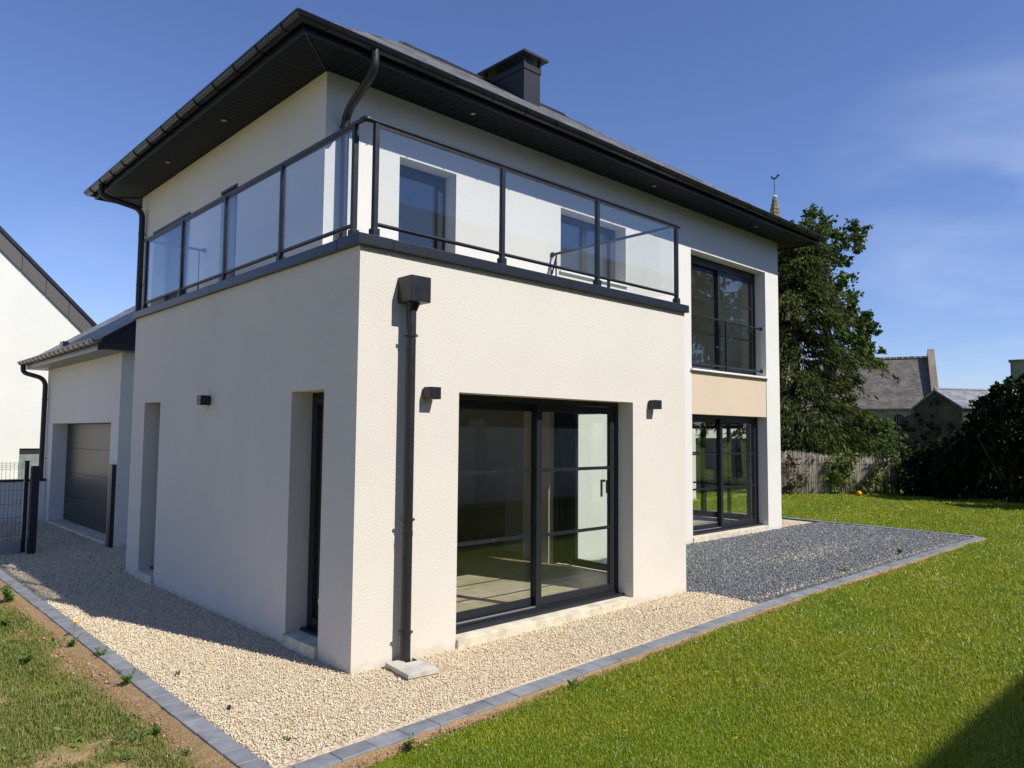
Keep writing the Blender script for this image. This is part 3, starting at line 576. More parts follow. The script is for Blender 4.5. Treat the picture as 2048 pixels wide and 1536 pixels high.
# balcony balustrade ---------------------------------------------------
RZT, PZ0 = 4.325, 3.36
mb = MB()
path = [(LX-0.02, 0.065, RZT), (0.03, 0.065, RZT), (0.065, 0.03, RZT), (0.065, WL+0.0, RZT)]
mb.tube([(LX-0.01, 0.065, RZT), (0.085, 0.065, RZT)], 0.021, 12); mb.tube([(0.065, 0.085, RZT), (0.065, WL-0.03, RZT)], 0.021, 12)
mb.tube(smooth_path([(0.115, 0.065, RZT), (0.065, 0.065, RZT), (0.065, 0.115, RZT)], 0.045), 0.026, 12)
mb.tube([(4.38, 0.09, RZT), (4.38, D, RZT)], 0.019, 12); mb.tube([(0.09, 5.385, RZT), (D2, 5.385, RZT)], 0.019, 12)
mb.ball((LX-0.01, 0.065, RZT), 0.027); mb.ball((0.065, WL-0.03, RZT), 0.027)
mb.tube([(4.38, D-0.03, RZT), (4.38, D, RZT)], 0.035, 12); mb.tube([(D2-0.03, 5.385, RZT), (D2, 5.385, RZT)], 0.035, 12)
bal = part('balustrade', mb, 'alu', smooth=40)
fx = [0.165, 1.555, 2.925, 4.385]; ly = [0.215, 1.485, 2.775, 4.03, 5.33]
def post(x, y, along_x):
    mb = MB(); a, b = (0.020, 0.022) if along_x else (0.022, 0.020)
    mb.box(x-a, x+a, y-b, y+b, PZ0+0.06, RZT-0.018); mb.box(x-a-0.012, x+a+0.012, y-b-0.012, y+b+0.012, PZ0+0.003, PZ0+0.085); part('post', mb, 'alu', bal, bevel=0.003)
for x in fx: post(x, 0.065, True)
for y in ly: post(0.065, y, False)
mb = MB(); mb.box(4.365, 4.395, 1.08, 1.11, H+0.02, RZT-0.018); part('post', mb, 'alu', bal); mb = MB(); mb.box(4.372, 4.388, 2.02, 2.035, H+0.02, RZT-0.018); part('post', mb, 'alu', bal)
mb = MB(); mb.box(0.745, 0.76, 5.378, 5.392, H+0.02, RZT-0.018); part('post', mb, 'alu', bal)
mb = MB(); mb.tube([(4.38, 2.02, 4.30), (4.38, 2.105, 4.05)], 0.012, 8); part('brace', mb, 'alu', bal)
for a, b in zip(fx, fx[1:]):
    mb = MB(); mb.tube([(a+0.02, 0.065, 3.485), (b-0.02, 0.065, 3.485)], 0.017, 10); part('lower_rail', mb, 'alu', bal, smooth=40)
    mb = MB(); mb.box(a+0.021, b-0.021, 0.060, 0.070, 3.500, RZT-0.03); part('glass_panel', mb, 'rail_glass', bal)
    mb = MB(); mb.box(a+0.021, b-0.021, 0.054, 0.076, RZT-0.04, RZT-0.019); part('glass_clip', mb, 'alu', bal)
for a, b in zip(ly, ly[1:]):
    mb = MB(); mb.tube([(0.065, a+0.02, 3.485), (0.065, b-0.02, 3.485)], 0.017, 10); part('lower_rail', mb, 'alu', bal, smooth=40)
    mb = MB(); mb.box(0.060, 0.070, a+0.021, b-0.021, 3.500, RZT-0.03); part('glass_panel', mb, 'rail_glass', bal)
    mb = MB(); mb.box(0.054, 0.076, a+0.021, b-0.021, RZT-0.04, RZT-0.019); part('glass_clip', mb, 'alu', bal)
for b0, b1 in (((4.375, 4.385), (0.12, 1.07)), ((4.375, 4.385), (1.12, 2.0)), ):
    mb = MB(); mb.box(*b0, *b1, 3.500, RZT-0.03); part('glass_panel', mb, 'rail_glass', bal)
mb = MB(); mb.box(0.12, 0.74, 5.380, 5.390, 3.500, RZT-0.03); part('glass_panel', mb, 'rail_glass', bal)
# guard rail in front of the tall upstairs window
yR = D+0.10
mb = MB(); mb.tube([(7.862, yR, 3.925), (10.468, yR, 3.925)], 0.019, 10); wg = part('window_guard', mb, 'alu', smooth=40)
mb = MB(); mb.tube([(7.862, yR, 3.085), (10.468, yR, 3.085)], 0.016, 10); part('lower_rail', mb, 'alu', wg, smooth=40)
mb = MB(); mb.box(9.145, 9.185, yR-0.018, yR+0.018, 2.97, 3.906); part('post', mb, 'alu', wg)
for a, b in ((7.90, 9.14), (9.19, 10.43)): mb = MB(); mb.box(a, b, yR-0.005, yR+0.005, 3.10, 3.90); part('glass_panel', mb, 'rail_glass', wg)
mb = MB()
for z in (3.925, 3.085):
    for x in (7.875, 10.455): mb.tube([(x-0.012, yR, z), (x+0.012, yR, z)], 0.034, 12)
part('rail_mount', mb, 'alu', wg)

# drain slab under the downpipe: slab of four pieces round a square hole
ds = thing('drain_slab', 'small square concrete drain slab at the foot of the black downpipe', 'drain cover', (0.40, -0.30, 0.0))
mb = MB()
def T_slab(a, b, c): r = math.radians(-7); return (0.385+a*math.cos(r)-b*math.sin(r), -0.25+a*math.sin(r)+b*math.cos(r), c)
mb.box(-0.13, 0.13, -0.175, 0.10, 0.022, 0.05, T_slab); mb.box(-0.13, 0.0, 0.10, 0.195, 0.022, 0.05, T_slab); mb.box(0.105, 0.13, 0.10, 0.195, 0.022, 0.05, T_slab); mb.box(-0.12, 0.12, -0.165, 0.10, -0.05, 0.022, T_slab); sl_ = mb.build('slab', 'plinth', ds)
sl_.data.materials[0] = concrete('slab_concrete', (0.50, 0.47, 0.41))
mb = MB(); mb.box(0.0, 0.105, 0.10, 0.195, 0.002, 0.02, T_slab); mb.build('drain_hole', 'black', ds)

# ------------------------------------------------------------------ garage
GXF = 0.487; GY0, GY1 = 7.75, 12.72
gar = thing('garage', 'white rendered garage with grey sectional door behind the house corner', 'garage', (GXF, 10.0, 0))
mb = MB(); sheet(mb, TW(GXF), 0.28, GY0, GY1, -0.2, 3.06, [(8.17, 12.10, -0.3, 1.95)]); sheet(mb, TS(GY0), 0.28, GXF+0.28, 4.6, -0.2, 3.06, []); sheet(mb, TN(GY1), 0.28, GXF+0.28, 4.6, -0.2, 3.06, []); part('wall', mb, 'white', gar)
mb = MB(); zs = [0.045, 0.52, 0.995, 1.47, 1.945]
for a, b in zip(zs, zs[1:]): mb.box(GXF+0.26, GXF+0.30, 8.172, 12.098, a+0.004, b-0.004)
mb.box(GXF+0.275, GXF+0.29, 8.172, 12.098, 0.045, 1.945); gd = part('sectional_door', mb, 'door_panel', gar, bevel=0.004)
mb = MB(); mb.box(GXF-0.03, GXF+0.30, 8.172, 12.098, -0.1, 0.040); part('door_sill', mb, 'concrete', gar, bevel=0.01)
mb = MB(); eave = 0.115; y0r, y1r = GY0-0.26, GY1+0.2; rz0 = 3.215; slope = 0.70; rxr = 3.0
mb.face([(eave, y0r, rz0-0.012), (rxr, y0r, rz0+slope*(rxr-eave)-0.012), (rxr, y1r, rz0+slope*(rxr-eave)-0.012), (eave, y1r, rz0-0.012)]); mb.face([(rxr, y0r, rz0+slope*(rxr-eave)-0.012), (rxr+2.6, y0r, rz0+slope*(rxr-eave-2.6)-0.012), (rxr+2.6, y1r, rz0+slope*(rxr-eave-2.6)-0.012), (rxr, y1r, rz0+slope*(rxr-eave)-0.012)])
u_ = Vector((1, 0, slope)).normalized(); slates(mb, (eave, y1r, rz0), (eave, y0r, rz0), u_, (rxr-eave)*math.hypot(1, slope), 0, 0)
u2 = Vector((-1, 0, slope)).normalized(); slates(mb, (rxr+2.6, y0r, rz0+slope*(rxr-eave-2.6)), (rxr+2.6, y1r, rz0+slope*(rxr-eave-2.6)), u2, 2.6*math.hypot(1, slope), 0, 0)
groof = part('roof', mb, 'slate', gar, weld=False)
mb = MB(); e_v = lambda x: rz0+slope*(x-eave)
for ya, yb in ((y0r-0.014, y0r-0.001),):
    for x0_, x1_ in ((eave, rxr),):
        q = [(x0_, -0.05), (x1_, -0.05), (x1_, 0.012), (x0_, 0.012)]
        for y in (ya, yb): mb.face([(x, y, e_v(x)+dz) for x, dz in q])
        for i in range(4): a, b = q[i], q[(i+1) % 4]; mb.face([(a[0], ya, e_v(a[0])+a[1]), (b[0], ya, e_v(b[0])+b[1]), (b[0], yb, e_v(b[0])+b[1]), (a[0], yb, e_v(a[0])+a[1])])
part('verge_trim', mb, 'coping', groof)
# dark board closing the gable over the side wall
mb = MB(); yb0, yb1 = y0r+0.02, y0r+0.05
poly = [(0.14, 3.07), (GXF+5, 3.10), (GXF+5, 3.2), (rxr, rz0+slope*(rxr-eave)-0.02), (0.14, 3.20)]
for y in (yb0, yb1): mb.face([(x, y, z) for x, z in poly])
for i in range(5):
    a, b = poly[i], poly[(i+1) % 5]; mb.face([(a[0], yb0, a[1]), (b[0], yb0, b[1]), (b[0], yb1, b[1]), (a[0], yb1, a[1])])
mb.box(0.075, 0.14, yb0, yb1, 3.045, 3.16); part('gable_board', mb, 'coping', gar)
mb = MB(); mb.box(0.14, GXF+0.1, y0r+0.052, y1r-0.02, 3.052, 3.075); mb.box(0.115, 0.138, y0r+0.052, y1r-0.02, 3.05, 3.20); mb.box(GXF+0.1, 5.4, y0r+0.052, GY0+0.05, 3.052, 3.075); part('soffit', mb, 'garage_gutter', gar)
for y in (9.2, 10.9):
    mb = MB(); mb.tube([(0.30, y, 3.046), (0.30, y, 3.053)], 0.04, 14); part('downlight', mb, 'lens', gar)
gutter('gutter', [((0.045, y1r+0.05, 0), (0.045, y0r, 0), (-1, 0, 0), 0, 0)], 0.062, 3.195, 'garage_gutter', gar, 0.33)
downpipe(gar, [(0.045, 12.75, 3.15), (0.045, 12.75, 2.98), (0.41, 12.55, 2.86), (0.41, 12.55, 0.0)], 0.045, [(0.41, 12.55, 2.45), (0.41, 12.55, 1.25)], (1, 0, 0), bend=0.16)
mb = MB(); vy = 11.1; mb.box(0.35, 0.45, vy-0.12, vy+0.12, 3.36, 3.50); vt = part('roof_vent', mb, 'garage_gutter', groof, bevel=0.004)

# gate posts, wire fence, low wall
def gate_post(x, y, h, a, b, lab):
    t = thing('gate_post', lab, 'post', (x, y, 0), 'dark metal gate posts in the gravel')
    mb = MB(); mb.box(x-a, x+a, y-b, y+b, -0.1, h); mb.build('post_shaft', 'coping', t, bevel=0.004)
    mb = MB(); mb.box(x-a-0.004, x+a+0.004, y-b-0.004, y+b+0.004, h, h+0.012); mb.build('post_cap', 'coping', t, bevel=0.003)
    mb = MB(); mb.box(x-a-0.003, x-a-0.0005, y+b*0.3, y+b*0.9, 0.0, h-0.02); mb.build('rebate_strip', 'garage_gutter', t)
gate_post(0.455, 7.86, 1.275, 0.03, 0.085, 'dark metal gate post standing against the garage corner')
gate_post(-0.575, 7.905, 1.275, 0.05, 0.05, 'thick dark metal gate post beside the wire mesh fence')
fe = thing('mesh_fence', 'black wire mesh fence panel on a grey concrete base board', 'fence', (-0.66, 8.02, 0))
mb = MB(); mb.box(-0.69, -0.635, 7.995, 8.045, -0.1, 1.345); fp = mb.build('post', 'coping', fe, bevel=0.004)
mb = MB(); mb.box(-0.697, -0.628, 7.988, 8.052, 1.345, 1.36); mb.build('post_cap', 'black', fp)
mb = MB(); fx0 = -3.1
for k in range(49):
    x = -0.72-k*0.05
    z = [0.19, 0.42, 0.44, 0.46, 1.24, 1.27, 1.30, 1.33]; mb.tube([(x, 8.02, 0.20), (x, 8.02, 0.27), (x, 8.045, 0.30), (x, 8.02, 0.33), (x, 8.02, 1.24), (x, 8.045, 1.27), (x, 8.02, 1.30), (x, 8.02, 1.345)], 0.0025, 5)
for z, y in ((0.21, 8.02), (0.27, 8.02), (0.30, 8.045), (0.33, 8.02), (0.53, 8.02), (0.73, 8.02), (0.93, 8.02), (1.24, 8.02), (1.27, 8.045), (1.30, 8.02), (1.33, 8.02)): mb.tube([(-0.69, y, z), (fx0, y, z)], 0.0025, 5)
mb.build('mesh_panel', 'wire', fe, weld=False)
mb = MB(); mb.box(fx0-0.05, fx0, 7.995, 8.045, -0.1, 1.345); mb.build('post', 'coping', fe, bevel=0.004)
mb = MB(); mb.box(fx0, -0.692, 8.005, 8.035, -0.15, 0.195); mb.build('base_board', 'plinth', fe, bevel=0.006)
lw = thing('boundary_wall', 'low grey rendered boundary wall with dark coping behind the wire fence', 'wall', (-2.0, 12.4, 0))
mb = MB(); mb.box(-8, GXF-0.01, 12.40, 12.55, -0.2, 0.80); mb.build('wall', 'nwhite', lw); mb = MB(); mb.box(-8, GXF-0.01, 12.37, 12.58, 0.80, 0.845); mb.build('coping', 'coping', lw, bevel=0.004)

# neighbour's gabled house to the left
NY = 19.0; nb = thing('gabled_house', 'tall bright white gable of the neighbouring house, dark roof edge', 'house', (-0.8, NY, 0))
ax_, SLN = -0.8, 0.985; xr = 2.75; win = (1.15, 2.3, 0.44, 1.315)
def ngz(x, dz=0.0): return 8.53-abs(x-ax_)*SLN+dz       # outer edge of the roof
mb = MB(); WD = -0.60; xl = 2*ax_-xr
def ngwall(y, hole):
    w0, w1 = (win[0], win[1])
    mb.face([(xl, y, -0.2), (w0, y, -0.2), (w0, y, ngz(w0, WD)), (ax_, y, ngz(ax_, WD)), (xl, y, ngz(xl, WD))]); mb.face([(w1, y, -0.2), (xr, y, -0.2), (xr, y, ngz(xr, WD)), (w1, y, ngz(w1, WD))])
    mb.face([(w0, y, -0.2), (w1, y, -0.2), (w1, y, win[2]), (w0, y, win[2])]); mb.face([(w0, y, win[3]), (w1, y, win[3]), (w1, y, ngz(w1, WD)), (w0, y, ngz(w0, WD))])
ngwall(NY, True); ngwall(NY+11, False)
for x in (xl, xr): mb.face([(x, NY, -0.2), (x, NY+11, -0.2), (x, NY+11, ngz(x, WD)), (x, NY, ngz(x, WD))])
for p, q in (((win[0], win[2]), (win[0], win[3])), ((win[1], win[2]), (win[1], win[3])), ((win[0], win[2]), (win[1], win[2])), ((win[0], win[3]), (win[1], win[3]))): mb.face([(p[0], NY, p[1]), (q[0], NY, q[1]), (q[0], NY+0.12, q[1]), (p[0], NY+0.12, p[1])])
mb.build('wall', 'nwhite', nb, weld=False)
mb = MB(); xe = 3.35
for s in (-1, 1):
    X_ = ax_+s*(xe-ax_); V_ = [(ax_, NY-0.10, ngz(ax_, -0.12)), (X_, NY-0.10, ngz(X_, -0.12)), (X_, NY+11.2, ngz(X_, -0.12)), (ax_, NY+11.2, ngz(ax_, -0.12))]; top = [(p[0], p[1], p[2]+0.12) for p in V_]; mb.face(V_); mb.face(top)
    for i in range(4): mb.face([V_[i], V_[(i+1) % 4], top[(i+1) % 4], top[i]])
mb.build('roof', 'gutter', nb)
M['barge'] = mat('barge_metal', (0.080, 0.074, 0.070), 0.55, 0.1)
for s in (-1, 1):     # folded metal barge boards in lengths, butted
    mb = MB(); n_ = 7
    for k in range(n_):
        p, q = ax_+s*(xe-ax_)*k/n_, ax_+s*(xe-ax_)*(k+1)/n_-s*0.012
        f = [(p, ngz(p, -0.60)), (q, ngz(q, -0.60)), (q, ngz(q, -0.122)), (p, ngz(p, -0.122))]
        mb.face([(x, NY-0.06, z) for x, z in f])
        for i in range(4): a_, b_ = f[i], f[(i+1) % 4]; mb.face([(a_[0], NY-0.06, a_[1]), (b_[0], NY-0.06, b_[1]), (b_[0], NY-0.002, b_[1]), (a_[0], NY-0.002, a_[1])])
    mb.build('barge_board', 'barge', nb)
mb = MB(); mb.box(win[0], win[1], NY+0.08, NY+0.1, win[2], win[3])
nw = mb.build('window', 'pane', nb); mb = MB(); mb.box(win[0], win[1], NY+0.04, NY+0.079, win[3]-0.10, win[3]); mb.build('shutter_box', 'black', nw); mb = MB(); mb.box(win[0]-0.02, win[1]+0.02, NY-0.03, NY+0.079, win[2]-0.03, win[2]); mb.build('sill', 'white_trim', nw)
mb = MB(); mb.box(win[0]+0.001, win[1]-0.001, NY+0.102, NY+0.118, win[2], win[3]); mb.build('blind', 'plinth', nw)

# ------------------------------------------------------------------ beyond the lens: what shades the lawn and shows in the glass
sh = thing('neighbour_house', 'long dark slate-clad house behind the white garden wall, outside the view', 'house', (1, -13, 0))
mb = MB(); ez = 6.62; mb.box(-9, 24, -17, -10.25, -0.2, ez-0.05); mb.build('wall', 'pipe', sh)
mb = MB(); rzz = ez+3.8*0.6
for f in ([(-9.3, -9.83, ez), (24.3, -9.83, ez), (24.3, -13.63, rzz), (-9.3, -13.63, rzz)], [(-9.3, -17.4, ez), (-9.3, -13.63, rzz), (24.3, -13.63, rzz), (24.3, -17.4, ez)], [(-9.3, -9.83, ez), (-9.3, -13.63, rzz), (-9.3, -17.4, ez)], [(24.3, -9.83, ez), (24.3, -17.4, ez), (24.3, -13.63, rzz)], [(-9.3, -9.83, ez-0.005), (-9.3, -17.4, ez-0.005), (24.3, -17.4, ez-0.005), (24.3, -9.83, ez-0.005)]): mb.face(f)
mb.build('roof', 'slate', sh, weld=False)
gw = thing('garden_wall', 'white rendered garden wall behind the photographer, mirrored in the sliding door', 'wall', (2, -9.5, 0))
mb = MB(); mb.box(-12, 16, -9.7, -9.5, 0.25, 1.95); mb.build('wall', 'nwhite', gw); mb = MB(); mb.box(-12, 16, -9.72, -9.48, -0.2, 0.25); mb.build('footing', 'concrete', gw); mb = MB(); mb.box(-12, 16, -9.74, -9.46, 1.95, 2.0); mb.build('coping', 'white_trim', gw)
for x in (-3.5, 4.2, 10.0): mb = MB(); mb.box(x-0.15, x+0.15, -9.76, -9.44, -0.2, 2.2); mb.build('pier', 'grey_render', gw, bevel=0.01)
bw = thing('white_outbuilding', 'sunlit white wall seen through the living room glazing', 'building', (15.4, 9.5, 0))
mb = MB(); mb.box(14.6, 15.6, 7.0, 12, -0.2, 2.9); mb.build('wall', 'nwhite', bw); mb = MB(); mb.box(14.5, 15.7, 6.9, 12.1, 2.9, 3.0); mb.build('roof', 'coping', bw)
bf = thing('dark_panel_fence', 'dark composite panel fence seen through the living room glazing', 'fence', (17, 8.3, 0))
mb = MB(); mb.box(15.75, 22.2, 8.2, 8.26, 0.0, 1.75); mb.build('panel', 'coping', bf)
for x in (15.75, 17.9, 20.0, 22.1): mb = MB(); mb.box(x-0.04, x+0.04, 8.19, 8.27, 0, 1.75); mb.build('post', 'alu', bf)
kind(sheet_obj('gravel_strip', [[(12.95, 6.4), (19, 6.9), (19, 7.3), (12.95, 6.9)]], 'gravel_bed', -0.01, 'structure'), 'structure')

# ------------------------------------------------------------------ church, barn, far house
def frame(D, px):
    v = at(px, 866, D)-CAM; v = np.array([v[0], v[1], 0]); v /= np.linalg.norm(v); return v, np.array([v[1], -v[0], 0])
DCH = 72.0
chv, chr_ = frame(DCH, 1760)
o0 = np.array([CAM[0], CAM[1], 0])
def chp(s, dpt, z): return tuple(o0+chv*(DCH+dpt)+chr_*s+np.array([0, 0, z]))
kz = lambda py, D, px: at(px, py, D)[2]
def s_of(px, D): p = at(px, 800, D)-o0; t_ = (DCH)/np.dot(p, chv); p = p*t_; return float(np.dot(p, chr_))
def zat(px, py): p = at(px, py, DCH)-CAM; t_ = DCH/np.dot(p, chv); return float(CAM[2]+p[2]*t_)
sL, sR = s_of(1600, DCH), s_of(1874, DCH)
ez_ = zat(1780, 812); hw = 5.0
p = at(1780, 718, DCH)-CAM; rz_ = float(CAM[2]+p[2]*(DCH+hw)/np.dot(p, chv))
church = thing('stone_church', 'old stone church with mossy slate roof and small spire beyond the fence', 'church', chp(0, 0, 0))
mb = MB()
def cbox(s0, s1, d0, d1, z0, z1): 
    f = lambda a, b, c: chp(a, b, c); mb.box(s0, s1, d0, d1, z0, z1, f)
wz0 = zat(1796, 862); ws = s_of(1797, DCH); wr = 0.42; wz1 = zat(1796, 838)
n_ = 8; arc = [(ws+wr*math.cos(math.pi*k/n_), wz1-0.0+wr*math.sin(math.pi*k/n_)) for k in range(n_+1)]
mb.face([chp(sL, 0, -2), chp(ws-wr, 0, -2), chp(ws-wr, 0, ez_), chp(sL, 0, ez_)], [(sL, -2), (ws-wr, -2), (ws-wr, ez_), (sL, ez_)])
mb.face([chp(ws+wr, 0, -2), chp(sR, 0, -2), chp(sR, 0, ez_), chp(ws+wr, 0, ez_)], [(ws+wr, -2), (sR, -2), (sR, ez_), (ws+wr, ez_)])
mb.face([chp(ws-wr, 0, -2), chp(ws+wr, 0, -2), chp(ws+wr, 0, wz0), chp(ws-wr, 0, wz0)], [(ws-wr, -2), (ws+wr, -2), (ws+wr, wz0), (ws-wr, wz0)])
for a, b in zip(arc, arc[1:]): mb.face([chp(a[0], 0, a[1]), chp(a[0], 0, ez_), chp(b[0], 0, ez_), chp(b[0], 0, b[1])], [a, (a[0], ez_), (b[0], ez_), b])
pr = [(sL, 2*hw), (sR, 2*hw)]
mb.face([chp(sR, 0, -2), chp(sR, 2*hw, -2), chp(sR, 2*hw, ez_), chp(sR, hw, rz_), chp(sR, 0, ez_)], [(0, -2), (2*hw, -2), (2*hw, ez_), (hw, rz_), (0, ez_)])
mb.face([chp(sL, 0, -2), chp(sL, 0, ez_), chp(sL, hw, rz_), chp(sL, 2*hw, ez_), chp(sL, 2*hw, -2)]); mb.face([chp(sL, 2*hw, -2), chp(sL, 2*hw, ez_), chp(sR, 2*hw, ez_), chp(sR, 2*hw, -2)])
mb.build('wall', 'rubble', church, weld=False)
mb = MB(); mb.face([chp(ws-wr, 0.25, wz0), chp(ws+wr, 0.25, wz0)]+[chp(a[0], 0.25, a[1]) for a in arc]); wn = mb.build('window', 'black', church, weld=False)
mb = MB()
for k in (-1, 0, 1): mb.box(ws+k*0.2-0.02, ws+k*0.2+0.02, 0.2, 0.24, wz0, wz1+wr*0.8, chp)
mb.build('leading', 'plinth', wn)
mb = MB(); mb.box(ws-wr-0.2, ws+wr+0.2, -0.12, 0.2, wz0-0.18, wz0, chp); mb.build('sill', 'rubble', wn)
mb = MB(); rl = math.hypot(hw, rz_-ez_); e_ = 0.25; ezz = ez_-e_*(rz_-ez_)/hw
mb.face([chp(sL, -e_, ezz), chp(sR-0.3, -e_, ezz), chp(sR-0.3, hw, rz_), chp(sL, hw, rz_)], [(0, 0), (sR-sL, 0), (sR-sL, rl), (0, rl)])
mb.face([chp(sL, -e_, ezz-0.12), chp(sR-0.3, -e_, ezz-0.12), chp(sR-0.3, -e_, ezz), chp(sL, -e_, ezz)]); mb.face([chp(sL, 2*hw, ez_), chp(sL, hw, rz_), chp(sR-0.3, hw, rz_), chp(sR-0.3, 2*hw, ez_)])
cr = mb.build('roof', 'old_slate', church, weld=False)
mb = MB(); k = sL
while k < sR-0.4: mb.box(k, k+0.46, hw-0.14, hw+0.14, rz_-0.03, rz_+0.14+random.uniform(0, 0.05), chp); k += 0.5
mb.build('ridge_tiles', 'terracotta', cr)
mb = MB()   # raised gable coping with a rounded head
th_ = 0.55; pts = [(-0.45, ez_-0.7), (-0.45, ez_+0.15), (hw-0.35, rz_+0.55), (hw, rz_+0.8), (hw+0.35, rz_+0.55), (2*hw+0.45, ez_+0.15), (2*hw+0.45, ez_-0.7), (hw, rz_-0.6)]
for s in (sR-0.35, sR-0.35+th_): mb.face([chp(s, d, z) for d, z in pts], [(d, z) for d, z in pts])
for i in range(len(pts)):
    a, b = pts[i], pts[(i+1) % len(pts)]; mb.face([chp(sR-0.35, *a), chp(sR-0.35+th_, *a), chp(sR-0.35+th_, *b), chp(sR-0.35, *b)], [(0, 0), (th_, 0), (th_, 1), (0, 1)])
mb.build('gable_coping', 'rubble', church, weld=False)
# tower with stone spire
DT = 84.0; tv = at(1549, 395, DT); tb = np.array([tv[0], tv[1], 0]); ztop = tv[2]; zlow = at(1549, 445, DT)[2]; rl_ = 11.0/FPX*DT*1.02; taper = rl_/(ztop-zlow)
zb = ztop-10.0; mb = MB(); mb.box(tb[0]-1.9, tb[0]+1.9, tb[1]-1.9, tb[1]+1.9, -1, zb); tw = mb.build('tower', 'rubble', church)
mb = MB(); n_ = 8; r_ = lambda z: 0.16+(ztop-z)*taper*0.92; lv = [zb+(ztop-zb)*k/22 for k in range(23)]
for a, b in zip(lv, lv[1:]):
    for j in range(n_):
        t0, t1 = 2*math.pi*(j+.5)/n_, 2*math.pi*(j+1.5)/n_; q = lambda t, z, e=0: (tb[0]+math.cos(t)*(r_(z)+e), tb[1]+math.sin(t)*(r_(z)+e), z)
        mb.face([q(t0, a, 0.05), q(t1, a, 0.05), q(t1, b, 0), q(t0, b, 0)], [(j, a), (j+1, a), (j+1, b), (j, b)]); mb.face([q(t0, a), q(t1, a), q(t1, a, 0.05), q(t0, a, 0.05)])
mb.build('spire', 'spire_stone', tw, weld=False)
mb = MB(); mb.ball((tb[0], tb[1], ztop+0.05), 0.30, 14, 0.6); mb.build('spire_finial', 'concrete', tw, smooth=60)
zc = at(1549, 358, DT)[2]
mb = MB(); mb.tube([(tb[0], tb[1], ztop), (tb[0], tb[1], zc)], 0.035, 8); rx_ = chr_
def wc(u, z, y=0): return (tb[0]+rx_[0]*u+chv[0]*y, tb[1]+rx_[1]*u+chv[1]*y, zc+z)
for q_ in ((-0.12, -0.72), (0.10, -0.86)): mb.tube([wc(0, q_[1]), wc(q_[0], q_[1]-0.05)], 0.025, 6)
mb.build('weathercock_rod', 'black', tw)
mb = MB(); out = [(-0.22, 0.06), (-0.33, 0.16), (-0.36, 0.36), (-0.28, 0.42), (-0.22, 0.30), (-0.12, 0.16), (0.10, 0.14), (0.22, 0.22), (0.26, 0.36), (0.38, 0.46), (0.55, 0.40), (0.62, 0.28), (0.50, 0.30), (0.40, 0.22), (0.30, 0.10), (0.10, -0.04), (-0.10, -0.05)]
for y in (-0.02, 0.02): mb.face([wc(u, z, y) for u, z in out])
for i in range(len(out)): a, b = out[i], out[(i+1) % len(out)]; mb.face([wc(*a, -0.02), wc(*b, -0.02), wc(*b, 0.02), wc(*a, 0.02)])
mb.build('weathercock', 'alu', tw, weld=False)
# barn
DB = 50.0; bv = at(1860, 866, DB)-o0; bv = np.array([bv[0], bv[1], 0])/np.linalg.norm(bv[:2]); br_ = np.array([bv[1], -bv[0], 0]); ca, sa = math.cos(math.radians(48)), math.sin(math.radians(48))
gdir = br_*ca-bv*sa; adir = br_*sa+bv*ca; C0 = at(1829, 866, DB); C0 = np.array([C0[0], C0[1], 0])
def bp(g, a, z): return tuple(C0+gdir*g+adir*a+np.array([0, 0, z]))
BW = 3.55; BL = 7.5; bez = at(1891, 812, DB-1.5)[2]-0.1; bap = at(1860.6, 783, DB-0.8)[2]
barn = thing('ivy_barn', 'small dark stone barn with sunlit slate roof, ivy on its gable', 'barn', bp(BW/2, 0, 0))
mb = MB(); mb.face([bp(0, 0, -1), bp(BW, 0, -1), bp(BW, 0, bez), bp(BW/2, 0, bap), bp(0, 0, bez)], [(0, 0), (BW, 0), (BW, bez), (BW/2, bap), (0, bez)])
mb.face([bp(BW, 0, -1), bp(BW, BL, -1), bp(BW, BL, bez), bp(BW, 0, bez)], [(0, -1), (BL, -1), (BL, bez), (0, bez)]); mb.face([bp(0, 0, -1), bp(0, 0, bez), bp(0, BL, bez), bp(0, BL, -1)]); mb.face([bp(0, BL, -1), bp(0, BL, bez), bp(BW/2, BL, bap), bp(BW, BL, bez), bp(BW, BL, -1)])
mb.face([bp(-1.3, 0, -1), bp(0, 0, -1), bp(0, 0, bez-0.25), bp(-1.3, 0, bez-0.6)], [(0, 0), (1.3, 0), (1.3, 3), (0, 3)]); mb.face([bp(-1.3, 0, -1), bp(-1.3, 0, bez-0.6), bp(-1.3, 4, bez-0.6), bp(-1.3, 4, -1)])
mb.build('wall', 'barn_stone', barn, weld=False)
mb = MB(); o_ = 0.15; sl2 = (bap-bez)/(BW/2)
for s in (0, 1):
    g0, g1 = (BW+o_, BW/2) if s else (-o_, BW/2)
    A = [bp(g0, -o_, bez-o_*sl2), bp(g0, BL+o_, bez-o_*sl2), bp(g1, BL+o_, bap), bp(g1, -o_, bap)]; up_ = np.array([0, 0, 0.09]); B = [tuple(np.array(p)+up_) for p in A]
    mb.face(B, [(0, 0), (BL, 0), (BL, 2.3), (0, 2.3)]); mb.face(A)
    for i in range(4): mb.face([A[i], A[(i+1) % 4], B[(i+1) % 4], B[i]])
brf = mb.build('roof', 'barn_slate', barn, weld=False); mb = MB(); mb.tube([bp(BW/2, -o_, bap+0.12), bp(BW/2, BL+o_, bap+0.12)], 0.08, 8); mb.build('ridge_cap', 'plinth', brf)
